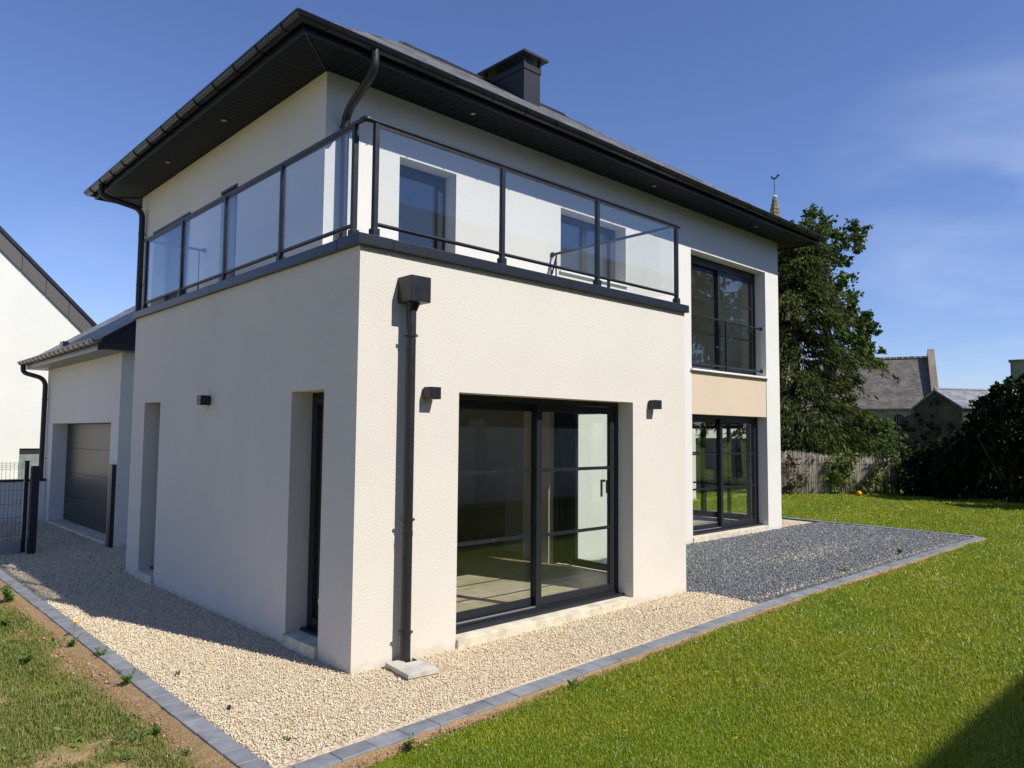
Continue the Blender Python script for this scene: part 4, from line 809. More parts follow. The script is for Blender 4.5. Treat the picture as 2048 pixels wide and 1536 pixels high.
# far house at the right edge
DF = 62.0; fv, fr_ = frame(DF, 2060); F0 = at(2052, 866, DF); F0 = np.array([F0[0], F0[1], 0])
def fp_(s, d, z): return tuple(F0+fr_*s+fv*d+np.array([0, 0, z]))
fz = at(2040, 752, DF)[2]; fc = at(2040, 719, DF)[2]; fez = at(2010, 800, DF)[2]
fh = thing('far_stone_house', 'far stone house at the right edge with grey roof and square chimney', 'house', fp_(0, 0, 0))
mb = MB(); hw2 = 2.3
mb.face([fp_(-hw2, 0, -1), fp_(hw2, 0, -1), fp_(hw2, 0, fez), fp_(0, 0, fz), fp_(-hw2, 0, fez)], [(0, 0), (4.6, 0), (4.6, 3), (2.3, 5), (0, 3)]); mb.face([fp_(-hw2, 0, -1), fp_(-hw2, 0, fez), fp_(-hw2, 8, fez), fp_(-hw2, 8, -1)]); mb.face([fp_(hw2, 0, -1), fp_(hw2, 8, -1), fp_(hw2, 8, fez), fp_(hw2, 0, fez)]); mb.build('wall', 'barn_stone', fh, weld=False)
mb = MB()
for s in (-1, 1): mb.face([fp_(s*hw2*1.05, -0.1, fez-0.1), fp_(s*hw2*1.05, 8, fez-0.1), fp_(0, 8, fz+0.05), fp_(0, -0.1, fz+0.05)], [(0, 0), (8, 0), (8, 3), (0, 3)]); mb.face([fp_(s*hw2*1.05, -0.1, fez-0.1), fp_(s*hw2*1.05, -0.1, fez-0.35), fp_(0, -0.1, fz-0.25), fp_(0, -0.1, fz+0.05)])
frf = mb.build('roof', 'old_slate', fh, weld=False)
mb = MB(); mb.box(-0.75, 0.75, -0.05, 0.8, fz-0.6, fc-0.12, fp_); mb.box(-0.85, 0.85, -0.15, 0.9, fc-0.12, fc, fp_); fch = mb.build('chimney', 'rubble', frf, weld=False)

# ------------------------------------------------------------------ loose gravel (nobody could count it)
def stones(name, pts, sizes, m, label):
    """squashed irregular eight- and twelve-sided chips"""
    n = len(pts); base = np.array([(1, 0, 0), (0, 1, 0), (-1, 0, 0), (0, -1, 0), (0, 0, 1), (0, 0, -1), (.6, .6, .55), (-.6, -.6, .55)], float)
    F0 = np.array([(0, 1, 6), (1, 4, 6), (4, 0, 6), (1, 2, 4), (2, 3, 7), (3, 4, 7), (4, 2, 7), (3, 0, 4), (1, 0, 5), (2, 1, 5), (3, 2, 5), (0, 3, 5)])
    V = base[None]*RNG.uniform(0.55, 1.25, (n, 8, 1)); V = V*(sizes[:, None, None]*RNG.uniform(0.6, 1.25, (n, 1, 3)))*0.5
    q = unit(RNG.normal(size=(n, 4))*np.array([1.0, 0.35, 0.35, 1.0])); w_, x, y, z = q.T
    Rm = np.stack([1-2*(y*y+z*z), 2*(x*y-z*w_), 2*(x*z+y*w_), 2*(x*y+z*w_), 1-2*(x*x+z*z), 2*(y*z-x*w_), 2*(x*z-y*w_), 2*(y*z+x*w_), 1-2*(x*x+y*y)], 1).reshape(n, 3, 3)
    V = np.einsum('nij,nkj->nki', Rm, V)+pts[:, None]; F = (F0[None]+np.arange(n)[:, None, None]*8)
    o = np_mesh(name, V.reshape(-1, 3), F.reshape(-1, 3), m); return kind(o, 'stuff', label)
def in_poly(P, poly):
    x, y = P[:, 0], P[:, 1]; r = np.zeros(len(P), bool)
    for (x0, y0), (x1, y1) in zip(poly, poly[1:]+poly[:1]):
        r ^= ((y0 > y) != (y1 > y)) & (x < (x1-x0)*(y-y0)/(y1-y0+1e-12)+x0)
    return r
def scatter(x0, x1, y0, y1, n, polys, dens):
    P = np.column_stack([RNG.uniform(x0, x1, n), RNG.uniform(y0, y1, n)])
    k = np.zeros(n, bool)
    for p in polys: k |= in_poly(P, p)
    P = P[k]; r = np.hypot(P[:, 0]-CAM[0], P[:, 1]-CAM[1]); return P[RNG.random(len(P)) < dens(r)]
def vnoise(P, s, seed=0):
    """smooth value noise in the plane"""
    q = P[:, :2]*s; i = np.floor(q).astype(int); f = q-i; f = f*f*(3-2*f)
    h = lambda a, b: np.modf(np.abs(np.sin((a*127.1+b*311.7+seed*74.7))*43758.5453))[0]
    return (h(i[:, 0], i[:, 1])*(1-f[:, 0])+h(i[:, 0]+1, i[:, 1])*f[:, 0])*(1-f[:, 1])+(h(i[:, 0], i[:, 1]+1)*(1-f[:, 0])+h(i[:, 0]+1, i[:, 1]+1)*f[:, 0])*f[:, 1]
pale = [[(GX+0.01, GY+0.06), (4.53, -0.85), (4.60, -0.2), (4.45, 0.0), (0.0, 0.0), (0.0, 5.5), (0.8, 5.5), (0.48, 7.8), (0.48, 12.3), (-3, 12.3), (-3, 8.2), (GX+0.01, 8.2)], [(11.02, 2.25), (12.1, 2.15), (12.60, 3.0), (12.7, 5), (11.02, 5)]]
P = scatter(-3, 13, -1.1, 12.3, 2600000, pale, lambda r: np.clip((5.2/np.maximum(r, 3.6))**2.0, 0.05, 1)*0.92)
r = np.hypot(P[:, 0]-CAM[0], P[:, 1]-CAM[1]); sz = RNG.uniform(0.007, 0.0165, len(P))*np.clip(r/6.0, 1, 2.0)
keep = ~((P[:, 1] > -0.02) & (P[:, 1] < 0.32) & (P[:, 0] > 1.0) & (P[:, 0] < 3.46))
stones('pale_gravel', np.column_stack([P, RNG.uniform(-0.002, 0.012, len(P))])[keep], sz[keep], 'pebble', 'pale limestone gravel lying around the house walls')
dark = [[(4.56, -0.85), (12.5, -0.79), (12.62, 2.1), (11.9, 2.1), (4.47, 2.1), (4.47, 0.0), (4.62, -0.25)]]
P = scatter(4.4, 12.8, -0.9, 2.12, 260000, dark, lambda r: np.clip((8.0/r)**1.5, 0.2, 1)*0.75); r = np.hypot(P[:, 0]-CAM[0], P[:, 1]-CAM[1])
stones('dark_chippings', np.column_stack([P, RNG.uniform(0.0, 0.012, len(P))]), RNG.uniform(0.012, 0.026, len(P))*np.clip(r/9, 1, 1.7), 'chip', 'dark grey stone chippings spread on the terrace')
# a few pale crumbs along the terrace edge and in the middle
P = np.concatenate([np.column_stack([RNG.uniform(4.7, 12.4, 700), -0.78+np.abs(RNG.normal(0, 0.05, 700))]), np.column_stack([RNG.normal(8.6, 1.0, 900), 0.35+RNG.normal(0, 0.2, 900)]), np.column_stack([12.48+RNG.normal(0, 0.05, 260), RNG.uniform(-0.6, 2.0, 260)])])
stones('pale_crumbs', np.column_stack([P, np.full(len(P), 0.012)]), RNG.uniform(0.008, 0.026, len(P)), 'pebble', 'pale stone crumbs along the edge of the dark terrace')

# ------------------------------------------------------------------ grass
def blades(P, h, wd, lean=0.5, z=-0.025):
    n = len(P); az = RNG.uniform(0, 2*math.pi, n); d = np.column_stack([np.cos(az), np.sin(az), np.zeros(n)]); s = np.column_stack([-d[:, 1], d[:, 0], np.zeros(n)])
    h = h[:, None]; wd = wd[:, None]; l = RNG.uniform(0.1, 1.0, (n, 1))*lean; up = np.array([0, 0, 1.0]); b = np.column_stack([P, np.full(n, z)])
    V = np.empty((n, 5, 3)); V[:, 0] = b-s*wd/2; V[:, 1] = b+s*wd/2; m_ = b+up*h*0.6+d*h*l*0.35; V[:, 2] = m_+s*wd*0.42; V[:, 3] = m_-s*wd*0.42; V[:, 4] = b+up*h*(1-0.25*l)+d*h*l*0.95
    i = np.arange(n)[:, None]*5; return V.reshape(-1, 3), np.concatenate([np.hstack([i, i+1, i+2]), np.hstack([i, i+2, i+3]), np.hstack([i+3, i+2, i+4])])
def polar(n, a0, a1, r0, r1, pw):
    a = np.radians(RNG.uniform(a0, a1, n)); u = RNG.random(n); r = (r0**pw+u*(r1**pw-r0**pw))**(1/pw); return np.column_stack([CAM[0]+r*np.cos(a), CAM[1]+r*np.sin(a)]), r
P, r = polar(1900000, -9, 55, 2.4, 30, 0.35)
kerb_y = np.where(P[:, 0] < 4.6, GY-0.165+(P[:, 0]-GX+0.145)*0.0434, -1.01+(P[:, 0]-4.6)*0.0062)
edge = kerb_y-0.005-0.10*vnoise(P, 1.1, 3)**2-0.05*vnoise(P, 6, 4)
lawn = (P[:, 1] < edge) | (P[:, 0] > 13.08+0.0*P[:, 1]) | ((P[:, 1] > 6.2) & (P[:, 0] > 12.9))
thin = vnoise(P, 0.9, 1)*0.6+vnoise(P, 4.0, 2)*0.4
lawn &= RNG.random(len(P)) < np.clip(0.35+thin*1.3, 0, 1)
lawn &= ~((P[:, 0] < 12.0) & (P[:, 1] > 0))
P, r, thin = P[lawn], r[lawn], thin[lawn]
tall = RNG.random(len(P)) < 0.04
h = RNG.uniform(0.010, 0.028, len(P))*(0.8+0.5*thin)*np.clip(r/5, 1, 1.8)*np.where(tall, 1.7, 1.0); wd = RNG.uniform(0.0018, 0.0036, len(P))*np.clip(r/3.6, 1, 5.0)
V, F = blades(P, h, wd, 1.15); kind(np_mesh('lawn_grass', V, F, 'grass'), 'stuff', 'lush short green lawn grass in the sun')
# paler broad blades and clover-like leaves scattered in the lawn
P, r = polar(26000, -12, 40, 2.6, 24, 0.6); k = P[:, 1] < (np.where(P[:, 0] < 4.6, GY-0.165+(P[:, 0]-GX+0.145)*0.0434, -1.01)-0.15); k &= vnoise(P, 1.3, 9) > 0.35; P, r = P[k], r[k]
V, F = leaves(np.column_stack([P, RNG.uniform(-0.01, 0.03, len(P))]), RNG.uniform(0.012, 0.036, len(P))*np.clip(r/6, 0.8, 1.6), 0.30, axis=np.array([0, 0, 0.8]), spread=0.8); kind(np_mesh('broad_lawn_weeds', V, F, island_mat('pale_lawn_leaf', [(0, (0.13, 0.22, 0.03)), (0.6, (0.24, 0.34, 0.06)), (1, (0.46, 0.52, 0.20))], 0.45, 0.4, 0.35)), 'stuff', 'pale broad-leaved weeds dotted through the lawn')
# thin new grass over bare earth to the left
P = np.column_stack([RNG.uniform(-4.6, -1.33, 420000), RNG.uniform(-1.6, 7.2, 420000)]); r = np.hypot(P[:, 0]-CAM[0], P[:, 1]-CAM[1])
f = vnoise(P, 2.2, 5)*0.55+vnoise(P, 7, 6)*0.45; away = np.clip((-1.30-P[:, 0]-0.19*vnoise(P, 1.3, 8)**1.5)/0.15, 0.0, 1); k = (RNG.random(len(P)) < np.clip((f-0.22)*3.6, 0, 1)*away*np.clip(7/np.maximum(r, 1), 0.3, 1)**1.0) & (r > 1.5)
P, r, f = P[k], r[k], f[k]
V, F = blades(P, RNG.uniform(0.014, 0.042, len(P))*(0.6+f), RNG.uniform(0.0018, 0.0036, len(P))*np.clip(r/3.6, 1, 2.2), 0.9); kind(np_mesh('patchy_grass', V, F, 'grass_dry'), 'stuff', 'thin patchy grass growing on bare brown earth')
# low rosettes and seedlings between the thin grass on the left
Pc = np.column_stack([RNG.uniform(-4.2, -1.38, 900), RNG.uniform(-1.4, 6.5, 900)]); Pc = Pc[vnoise(Pc, 1.1, 21) > 0.45]; kk = RNG.integers(7, 16, len(Pc)); Pr = np.repeat(Pc, kk, 0)+RNG.normal(size=(kk.sum(), 2))*0.022
V, F = leaves(np.column_stack([Pr, RNG.uniform(-0.018, 0.022, len(Pr))]), RNG.uniform(0.015, 0.042, len(Pr)), 0.42, axis=np.array([0, 0, 0.45]), spread=0.9); kind(np_mesh('seedling_weeds', V, F, 'weed'), 'stuff', 'low green seedling weeds among the thin grass at left')
# crumbs of earth along both kerbs
n_ = 16000; P = np.column_stack([-1.275-np.abs(RNG.normal(0, 0.17, n_)), RNG.uniform(-1.6, 8, n_)]); P2 = np.column_stack([RNG.uniform(-1.3, 12, n_), np.zeros(n_)]); P2[:, 1] = np.where(P2[:, 0] < 4.6, GY-0.17+(P2[:, 0]-GX+0.145)*0.0434, -1.015+(P2[:, 0]-4.6)*0.0062)-np.abs(RNG.normal(0, 0.05, n_)); P = np.concatenate([P, P2])
M['crumb'] = island_mat('earth_crumbs', [(0, (0.24, 0.145, 0.07)), (0.6, (0.36, 0.24, 0.125)), (1, (0.5, 0.38, 0.25))], 0.95, 0.1)
stones('earth_crumbs', np.column_stack([P, RNG.uniform(-0.022, -0.008, len(P))]), RNG.uniform(0.004, 0.013, len(P))+0.02*(RNG.random(len(P)) > 0.985), 'crumb', 'brown earth crumbs along the kerb edges')
# ridge of soil that buries the outer foot of the kerbs
def bank(mb, fn, t0, t1, step, width):
    n = int((t1-t0)/step); cols = (0.0, 0.2, 0.45, 0.75, 1.0); G = []
    for i in range(n+1):
        row = []
        for c in cols:
            p = np.array([fn(t0+i*step, c*width*(0.75+0.5*math.sin((t0+i*step)*2.3)**2))]); h = (1-c)**1.3*0.027-0.0235+0.022*(vnoise(p, 9, 11)[0]-0.5)*(c > 0)*(1-c*0.8)+0.012*(vnoise(p, 31, 12)[0]-0.5)*(c > 0)*(1-c*0.6); row.append((*p[0], h))
        G.append(row)
    for i in range(n):
        for j in range(len(cols)-1): mb.face([G[i][j], G[i+1][j], G[i+1][j+1], G[i][j+1]])
oy = lambda x: (GY-0.165+(x-GX+0.145)*0.0434 if x < 4.6 else -1.01+(x-4.6)*0.0062)
mb = MB(); bank(mb, lambda t, w: (t, oy(t)+0.012-w), -1.25, 12.6, 0.05, 0.085); bank(mb, lambda t, w: (GX-0.122-w, t), -1.4, 8.2, 0.05, 0.17)
m = mat('bank_soil', (0.33, 0.21, 0.11), 0.95, spec=0.1); n = noise(m, 70, 6, 0.75); r_s = ramp(m, [(0.3, (0.20, 0.125, 0.06)), (0.5, (0.37, 0.245, 0.125)), (0.7, (0.55, 0.40, 0.23))]); link(m, n.outputs['Fac'], r_s.inputs['Fac']); link(m, r_s.outputs['Color'], bsdf(m).inputs['Base Color']); bump(m, n.outputs['Fac'], 0.8, 0.02)
kind(mb.build('soil_bank', m), 'structure')

# ------------------------------------------------------------------ weeds, flowers, small finds
def weed(x, y, h, nst, label, leafy=16, z=-0.02, spread=0.5, group='weeds along the kerbs', lsize=0.045, upright=0.5):
    h *= 0.75; lsize *= 0.8; t = thing('weed_plant', label, 'weed', (x, y, z), group); st = MB(); PL = []; AX = []; SZ = []
    for s in range(nst):
        a = random.uniform(0, 2*math.pi); l = h*random.uniform(0.6, 1.1); tip = Vector((math.cos(a)*l*spread, math.sin(a)*l*spread, l)); p = [Vector((x, y, z)), Vector((x, y, z))+Vector((tip.x*0.35, tip.y*0.35, tip.z*0.55)), Vector((x, y, z))+tip]; st.tube(p, 0.0025, 5, r2=0.001)
        for k in range(leafy):
            q = random.uniform(0.12, 1.0); c = p[0].lerp(p[1], q*2) if q < 0.5 else p[1].lerp(p[2], q*2-1); b = random.uniform(0, 2*math.pi); PL.append(tuple(c)); AX.append((math.cos(b), math.sin(b), upright)); SZ.append(lsize*(1.25-q*0.7))
    st.build('stems', 'weed', t); V, F = leaves(np.array(PL), np.array(SZ), 0.42, axis=np.array(AX), spread=0.35); np_mesh('leaf', V, F, 'weed', t); return t
weed(-1.29, 0.90, 0.17, 6, 'tall bushy weed leaning over the left kerb near the front')
weed(-1.42, -0.15, 0.08, 4, 'small weed clump on bare earth closest to the camera')
weed(-1.24, 1.75, 0.13, 5, 'weed sprawling across the left kerb beside the gravel', spread=1.0)
weed(-1.33, 2.25, 0.12, 6, 'weed with a yellow flower beside the left kerb', spread=0.8)
weed(-1.72, 1.95, 0.16, 9, 'wide dark leafy weed clump in the patchy grass', 18, spread=0.9)
weed(-1.40, 4.55, 0.24, 8, 'tallest weed clump at the far end of the left kerb', 20, lsize=0.07)
weed(-1.62, 3.35, 0.14, 6, 'weed clump in the patchy grass halfway along the kerb', 16, lsize=0.06)
weed(-1.40, -0.55, 0.06, 4, 'tiny pale weed tucked against the kerb corner', 8, lsize=0.035)
weed(-0.95, 0.86, 0.05, 4, 'sprig of weed sprouting from the middle of the pale gravel', 6, 0.0, lsize=0.035)
weed(-0.90, -0.78, 0.035, 5, 'flat green weed in the gravel near the kerb corner', 7, 0.0, 1.2, lsize=0.03, upright=0.1)
weed(1.05, -1.30, 0.09, 2, 'broad dock leaf standing by the lawn-side kerb', 3, lsize=0.09, upright=1.6)
weed(-0.42, -1.33, 0.10, 6, 'bushy weed at the lawn corner beside the nearest kerb', 16, lsize=0.04)
weed(9.4, -0.62, 0.13, 5, 'grassy weed standing up through the dark chippings', 10, 0.0, lsize=0.07, upright=1.2)
weed(7.2, -0.66, 0.04, 12, 'low mat of weeds in the dark chippings', 12, 0.0, 3.0, lsize=0.05, upright=0.2)
def flower(x, y, h, s, label, z=-0.02, group='small yellow flowers'):
    t = thing('dandelion', label, 'flower', (x, y, z), group); mb = MB(); mb.tube([(x, y, z), (x+0.01, y, z+h)], 0.0025, 5); mb.build('stem', 'weed', t)
    n = 16; V, F = leaves(np.repeat([[x+0.01, y, z+h]], n*2, 0), s*0.6, 0.4, axis=np.array([[math.cos(k*2*math.pi/n), math.sin(k*2*math.pi/n), 0.35+0.5*(k >= n)] for k in range(n*2)]), spread=0.1); np_mesh('petals', V, F, 'yellow', t)
flower(-1.25, 2.55, 0.13, 0.045, 'yellow dandelion flower by the left kerb')
for x, y, lb in ((2.9, -2.55, 'yellow flower in the lawn nearest the long shadow'), (1.0, -2.6, 'yellow flower low in the lawn at the bottom of the photo'), (3.6, -1.75, 'yellow flower in the lawn below the sliding door'), (0.6, -2.1, 'yellow flower in the near lawn left of centre'), (6.8, -2.0, 'yellow flower in the lawn beside the dark terrace')): flower(x, y, 0.06, 0.022, lb)
mb = MB(); mb.box(0.42, 0.445, -0.485, -0.47, 0.006, 0.014); tag(mb.build('brick_scrap', mat('red_brick', (0.5, 0.10, 0.03), 0.8), bevel=0.003), 'tiny red brick scrap on the pale gravel before the drain slab', 'brick scrap')
# orange balloon against the fence, scrap of slate in the gravel
bp_ = at(1718, 983, 25.7); t = thing('orange_ball', 'bright orange ball lying on the far lawn before the fence', 'ball', (bp_[0], bp_[1], 0)); mb = MB(); mb.ball((bp_[0], bp_[1], 0.07), 0.082, 18); mb.build('ball', 'orange', t, smooth=70); mb = MB(); mb.tube([(bp_[0], bp_[1], 0.145), (bp_[0], bp_[1], 0.158)], 0.010, 8); mb.build('valve', 'black', t)
mb = MB(); x, y = -0.97, -0.10
mb.face([(x, y, 0.01), (x+0.03, y+0.012, 0.012), (x+0.024, y+0.02, 0.04), (x+0.002, y+0.012, 0.035)]); mb.face([(x, y+0.004, 0.006), (x+0.03, y+0.016, 0.008), (x+0.024, y+0.024, 0.036), (x+0.002, y+0.016, 0.031)]); tag(mb.build('slate_chip', 'alu', weld=False), 'small dark slate chip stuck upright in the pale gravel', 'stone chip')

# ------------------------------------------------------------------ fence, ivy, trees, hedge
FA, FB = at(1500, 982, 25.0), at(1800, 985, 27.5); fa, fb = np.array([FA[0], FA[1], 0]), np.array([FB[0], FB[1], 0]); fl = np.linalg.norm(fb-fa); fd = (fb-fa)/fl; fn = np.array([fd[1], -fd[0], 0]); fn = fn if np.dot(fn, CAM-fa) > 0 else -fn
rf = thing('reed_fence', 'weathered reed screen fence at the end of the garden, partly ivy-covered', 'fence', tuple(fa))
n = 900; u = np.sort(RNG.uniform(0, fl, n)); V = []; F = []; base = np.array([(-1, 0), (0, 1), (1, 0), (0, -1)])*0.5
for k in range(n):
    lean = RNG.normal(0, 0.03); hh = 1.22+0.10*math.sin(u[k]*1.3)+RNG.normal(0, 0.035); wd_ = RNG.uniform(0.008, 0.02); o_ = fa+fd*u[k]+fn*RNG.uniform(-0.03, 0.03); i = len(V)
    for z, sh_ in ((-0.05, 0), (hh, lean*hh)):
        for bx, by in base: V.append(o_+fd*(bx*wd_+sh_)+fn*by*wd_+np.array([0, 0, z]))
    F += [(i+j, i+(j+1) % 4, i+4+(j+1) % 4, i+4+j) for j in range(4)]+[(i+4, i+5, i+6, i+7)]
np_mesh('reed_screen', np.array(V), np.array(F), 'reed', rf)
def fpnt(u_, z, o=0.0): return tuple(fa+fd*u_+fn*o+np.array([0, 0, z]))
for k in range(5):
    mb = MB(); mb.tube([fpnt(fl*(k+0.5)/5, -0.1, -0.06), fpnt(fl*(k+0.5)/5, 1.3, -0.06)], 0.04, 8); mb.build('post', 'bark', rf)
for z in (0.35, 0.95): mb = MB(); mb.tube([fpnt(0, z, 0.04), fpnt(fl, z, 0.04)], 0.006, 5); mb.build('tie_wire', 'wire', rf)
def climber(name, label, spots, dens, size, m, cat='climbing plant', group=None):
    t = thing(name, label, cat, spots[0][0], group); P = crown(spots, dens*2.2, 0.1); P = P[P[:, 2] > -0.03]; V, F = leaves(P, size, 0.85, axis=np.array([0, 0, -0.5])+fn*0.4, spread=0.8); np_mesh('foliage', V, F, m, t)
    for c, r in spots[::2]: mb = MB(); mb.tube([(c[0]-fn[0]*.1, c[1]-fn[1]*.1, -0.03), (c[0], c[1], max(0.05, c[2]*0.5)), tuple(c)], 0.012, 6, r2=0.004); mb.build('stem', 'bark', t)
    return t
def fpx(px, z, o=0.1):   # where the line of sight at column px meets the fence
    d = (px-1024)/FPX*AR-(866-768)/FPX*AU+AF; A_ = np.array([[d[0], -fd[0]], [d[1], -fd[1]]]); s = np.linalg.solve(A_, (fa-CAM)[:2]); return tuple(fa+fd*s[1]+fn*o+np.array([0, 0, z]))
climber('ivy', 'bright green ivy climbing over the middle of the reed fence', [(fpx(1690+RNG.normal(0, 26), z), (0.42, 0.20, 0.30)) for z in (0.2, 0.45, 0.6, 0.8, 0.95, 1.1, 1.2, 0.5, 0.75, 0.3, 0.9, 0.65, 1.0)], 200, 0.095, 'ivy', group='climbers on the reed fence')
climber('ivy', 'sparse ivy trailing on the right half of the reed fence', [(fpx(1752+RNG.normal(0, 20), z), (0.30, 0.14, 0.25)) for z in (0.15, 0.3, 0.45, 0.75, 1.0, 0.55, 0.25)], 110, 0.09, 'ivy', group='climbers on the reed fence')
climber('bramble', 'brown-green bramble bush at the left end of the reed fence', [(fpx(1585+RNG.normal(0, 12), z, 0.25), (0.45, 0.3, 0.35)) for z in (0.25, 0.5, 0.8, 1.0, 0.3, 0.9)], 110, 0.09, island_mat('bramble_leaf', [(0, (0.06, 0.06, 0.02)), (0.6, (0.10, 0.09, 0.035)), (1, (0.16, 0.11, 0.06))], 0.7, 0.3, 0.2), group='climbers on the reed fence')

def tree_trunk(t, base, top, r, m='bark', limbs=()):
    mb = MB(); b = Vector(base); tp = Vector(top); mid = b.lerp(tp, 0.5)+Vector((random.uniform(-.15, .15), random.uniform(-.15, .15), 0)); mb.tube([b, b.lerp(mid, .5), mid, mid.lerp(tp, .5), tp], r, 10, r2=r*0.35); mb.build('trunk', m, t)
    for l in limbs:
        mb = MB(); s = b.lerp(tp, min(0.92, random.uniform(0.35, 0.85))); e = Vector(l); s.z = min(s.z, e.z-0.2) if e.z > 1.5 else s.z; mm = s.lerp(e, 0.55)+Vector((0, 0, 0.25)); mb.tube([s, s.lerp(mm, .5), mm, e], r*0.34, 7, r2=r*0.07); mb.build('limb', m, t)
# drooping conifer right beside the house
DC = 29.0
cb = at(1592, 866, DC); cb = np.array([cb[0], cb[1], 0.0]); ctop = at(1592, 440, DC)[2]
con = thing('conifer_tree', 'tall dark drooping conifer standing just right of the house', 'tree', tuple(cb)); tree_trunk(con, cb, cb+np.array([0, 0, ctop]), 0.22)
PP = []; AXS = []; LS = []; bmb = MB()
nb_ = 430
for k in range(nb_):
    z = 0.6+(ctop-1.0)*(k+RNG.random())/nb_; q = z/ctop; R_ = (2.55*(1-q**1.9)+0.55)*RNG.uniform(0.55, 1.12)*(1.0+0.25*math.sin(z*3.1)); a = RNG.uniform(0, 2*math.pi); dr = np.array([math.cos(a), math.sin(a), 0]); s = np.linspace(0.12, 1, 15)
    pts = cb+np.array([0, 0, z])+dr*(s*R_)[:, None]+np.array([0, 0, 1.0])*(0.28*np.sin(s*2.2)*R_*0.55-0.30*s**2*R_)[:, None]
    if k % 3 == 0: bmb.tube([tuple(p) for p in pts[::4]], 0.03, 5, r2=0.006)
    m_ = 130; idx = RNG.integers(2, 15, m_); side = np.cross(dr, [0, 0, 1.0]); p = pts[idx]+side*RNG.normal(0, 0.17, (m_, 1))*(0.35+s[idx])[:, None]+np.array([0, 0, -1.0])*np.abs(RNG.normal(0, 0.10, (m_, 1)))
    PP.append(p); AXS.append(np.repeat([dr*0.7+np.array([0, 0, -0.75])], m_, 0)+side*RNG.normal(0, 0.5, (m_, 1))); LS.append(RNG.uniform(0.10, 0.26, m_))
bmb.build('branches', 'bark', con, weld=False)
V, F = leaves(np.concatenate(PP), np.concatenate(LS), 0.24, axis=np.concatenate(AXS), spread=0.35); np_mesh('crown', V, F, 'conifer', con)
# broad-leaved tree behind it, clumps set from the photo
def clumps(spec, D, jit=0.9):
    out = []
    for px, py, rp in spec:
        d_ = D+RNG.uniform(-jit, jit); c = at(px, py, d_); dep = np.dot(c-CAM, AF); out.append((c, rp/FPX*dep*1.0))
    return out
D_S = 33.5
spec = [(1626, 428, 22), (1647, 441, 22), (1612, 455, 22), (1636, 468, 30), (1667, 468, 24), (1706, 454, 22), (1731, 458, 11), (1712, 478, 20), (1682, 486, 24), (1716, 496, 15), (1660, 505, 26), (1696, 521, 14), (1674, 518, 20), (1640, 505, 28), (1600, 480, 24), (1590, 500, 24), (1709, 620, 13), (1730, 636, 20), (1744, 655, 18), (1715, 652, 22), (1757, 666, 9), (1722, 677, 22), (1701, 638, 18), (1715, 703, 16), (1740, 694, 14), (1763, 700, 9), (1751, 722, 17), (1735, 722, 15), (1765, 730, 13), (1690, 560, 24), (1672, 585, 26), (1690, 610, 22), (1660, 640, 30), (1690, 675, 26), (1670, 710, 30), (1700, 735, 24), (1680, 770, 28), (1720, 690, 24), (1730, 665, 22), (1705, 590, 18), (1725, 710, 22), (1715, 760, 20), (1695, 640, 26), (1650, 560, 30), (1640, 600, 30), (1700, 800, 22)]
syc = thing('broadleaf_tree', 'tall broad-leaved tree rising behind the conifer, loose leaf clumps against the sky', 'tree', tuple(at(1665, 866, D_S)*np.array([1, 1, 0]))); bl = clumps(spec, D_S, 1.2)
tb_ = at(1665, 866, D_S); tree_trunk(syc, (tb_[0], tb_[1], 0), tuple(at(1650, 480, D_S)), 0.28, limbs=[tuple(c) for c, r in bl[29::2]])
P = np.concatenate([crown([(c, r*0.85)], 1150, 0.15) for c, r in bl]); V, F = leaves(P, 0.15, 0.8, axis=np.array([0, 0, -0.25]), spread=1.0); np_mesh('crown', V, F, 'broadleaf', syc)
def shrub(label, spec, D, m, dens, size, name='shrub', group='shrubs along the end of the garden', jit=0.8, ground=True):
    bl = clumps(spec, D, jit); c0 = np.mean([c for c, r in bl], 0); t = thing(name, label, name.replace('_', ' ').split()[-1], (c0[0], c0[1], 0), group)
    P = np.concatenate([crown([(c, r)], dens*2.6, 0.3) for c, r in bl]); P = P[P[:, 2] > -0.02]; V, F = leaves(P, size, 0.7, spread=1.0, axis=np.array([0, 0, 0.1])); np_mesh('foliage', V, F, m, t)
    mb = MB()
    for c, r in bl[::2]: mb.tube([(c0[0], c0[1], -0.05), tuple(np.array([c0[0], c0[1], 0])*0.5+np.array(c)*0.5), tuple(c)], 0.05, 6, r2=0.012)
    mb.build('stems', 'bark', t, weld=False); return t
shrub('mid-green shrub between the conifer and the stone church', [(1700, 860, 26), (1730, 850, 26), (1760, 862, 24), (1720, 885, 26), (1752, 890, 26), (1775, 885, 16), (1690, 890, 24), (1712, 838, 16), (1738, 832, 14), (1770, 845, 12)], 30.5, 'broadleaf', 600, 0.13)
shrub('leafy shrub spilling over the right end of the reed fence', [(1780, 905, 18), (1795, 930, 16), (1800, 960, 18), (1812, 900, 14), (1790, 880, 12)], 27.0, 'broadleaf', 420, 0.12)
shrub('dark shaded shrub left of the black hedge, under the barn', [(1825, 905, 26), (1850, 915, 28), (1830, 940, 28), (1860, 950, 32), (1825, 970, 28), (1880, 920, 30), (1890, 960, 34), (1855, 980, 28)], 27.5, 'shaded_leaf', 620, 0.15)
shrub('big dark shaded bush below the slate barn roof', [(1920, 890, 34), (1950, 870, 34), (1910, 930, 38), (1950, 920, 40), (1985, 900, 38), (1930, 965, 36), (1980, 960, 40), (1960, 985, 32), (1900, 980, 30)], 26.5, 'shaded_leaf', 620, 0.15)
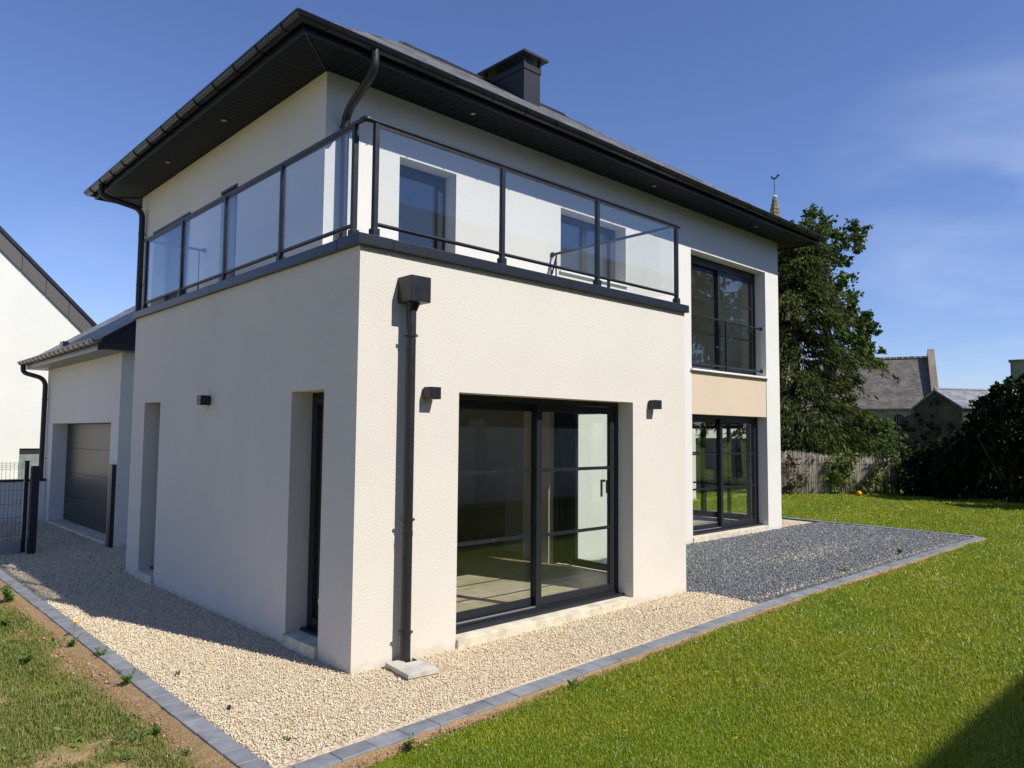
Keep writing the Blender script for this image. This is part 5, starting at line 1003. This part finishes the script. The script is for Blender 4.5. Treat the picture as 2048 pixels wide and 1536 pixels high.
shrub('tall dark elder tree at the right edge of the photo', [(1962, 812, 18), (1980, 800, 20), (2005, 785, 22), (1985, 830, 26), (2010, 820, 30), (2040, 790, 28), (2040, 830, 36), (2075, 800, 36), (2010, 860, 36), (2050, 880, 40), (2090, 850, 44), (2030, 920, 40), (2080, 930, 44), (2030, 970, 40), (2090, 980, 44), (1950, 835, 14), (1945, 855, 16), (2018, 768, 12), (2044, 765, 14)], 25.5, 'shaded_leaf', 620, 0.14)
shrub('dark hedge continuing past the right edge of the photo', [(2140, 860, 50), (2190, 840, 54), (2140, 920, 54), (2190, 920, 54), (2250, 880, 60), (2250, 950, 60), (2150, 980, 50), (2320, 900, 64), (2320, 970, 64)], 24.5, 'shaded_leaf', 420, 0.17)
climber('ivy', 'dark ivy hanging on the gable of the small barn', [(bp(g, -0.12, z), (0.55, 0.25, 0.5)) for g, z in ((0.3, 1.2), (0.9, 2.0), (1.4, 2.8), (-0.8, 2.5), (-0.6, 1.5), (0.5, 3.0), (1.9, 1.2), (1.8, 3.9), (0.6, 0.8), (1.2, 1.4), (1.7, 2.3), (-0.3, 2.2), (-1.0, 1.0), (2.6, 1.5), (2.9, 2.4))], 90, 0.14, 'shaded_leaf', group='climbers on the barn')
# trees mirrored in the upstairs window, out of view to the right
shr = random.Random(3)
for x, y, hh, lb in ((27, -7.5, 8.5, 'tall garden tree out of view, mirrored in the upstairs window'), (33, -12.5, 11, 'tallest garden tree out of view, mirrored behind the nearer one'), (24, -13, 7.5, 'rounder garden tree out of view to the right')):
    t = thing('garden_tree', lb, 'tree', (x, y, 0), 'trees out of view'); bl = [((x+shr.uniform(-1.8, 1.8), y+shr.uniform(-1.8, 1.8), shr.uniform(2.0, hh)), shr.uniform(0.8, 1.3)) for k in range(20)]
    tree_trunk(t, (x, y, 0), (x, y, hh*0.8), 0.25, limbs=[b[0] for b in bl[::4]]); P = crown(bl, 330, 0.3); V, F = leaves(P, 0.24, 0.8); np_mesh('crown', V, F, 'broadleaf', t)
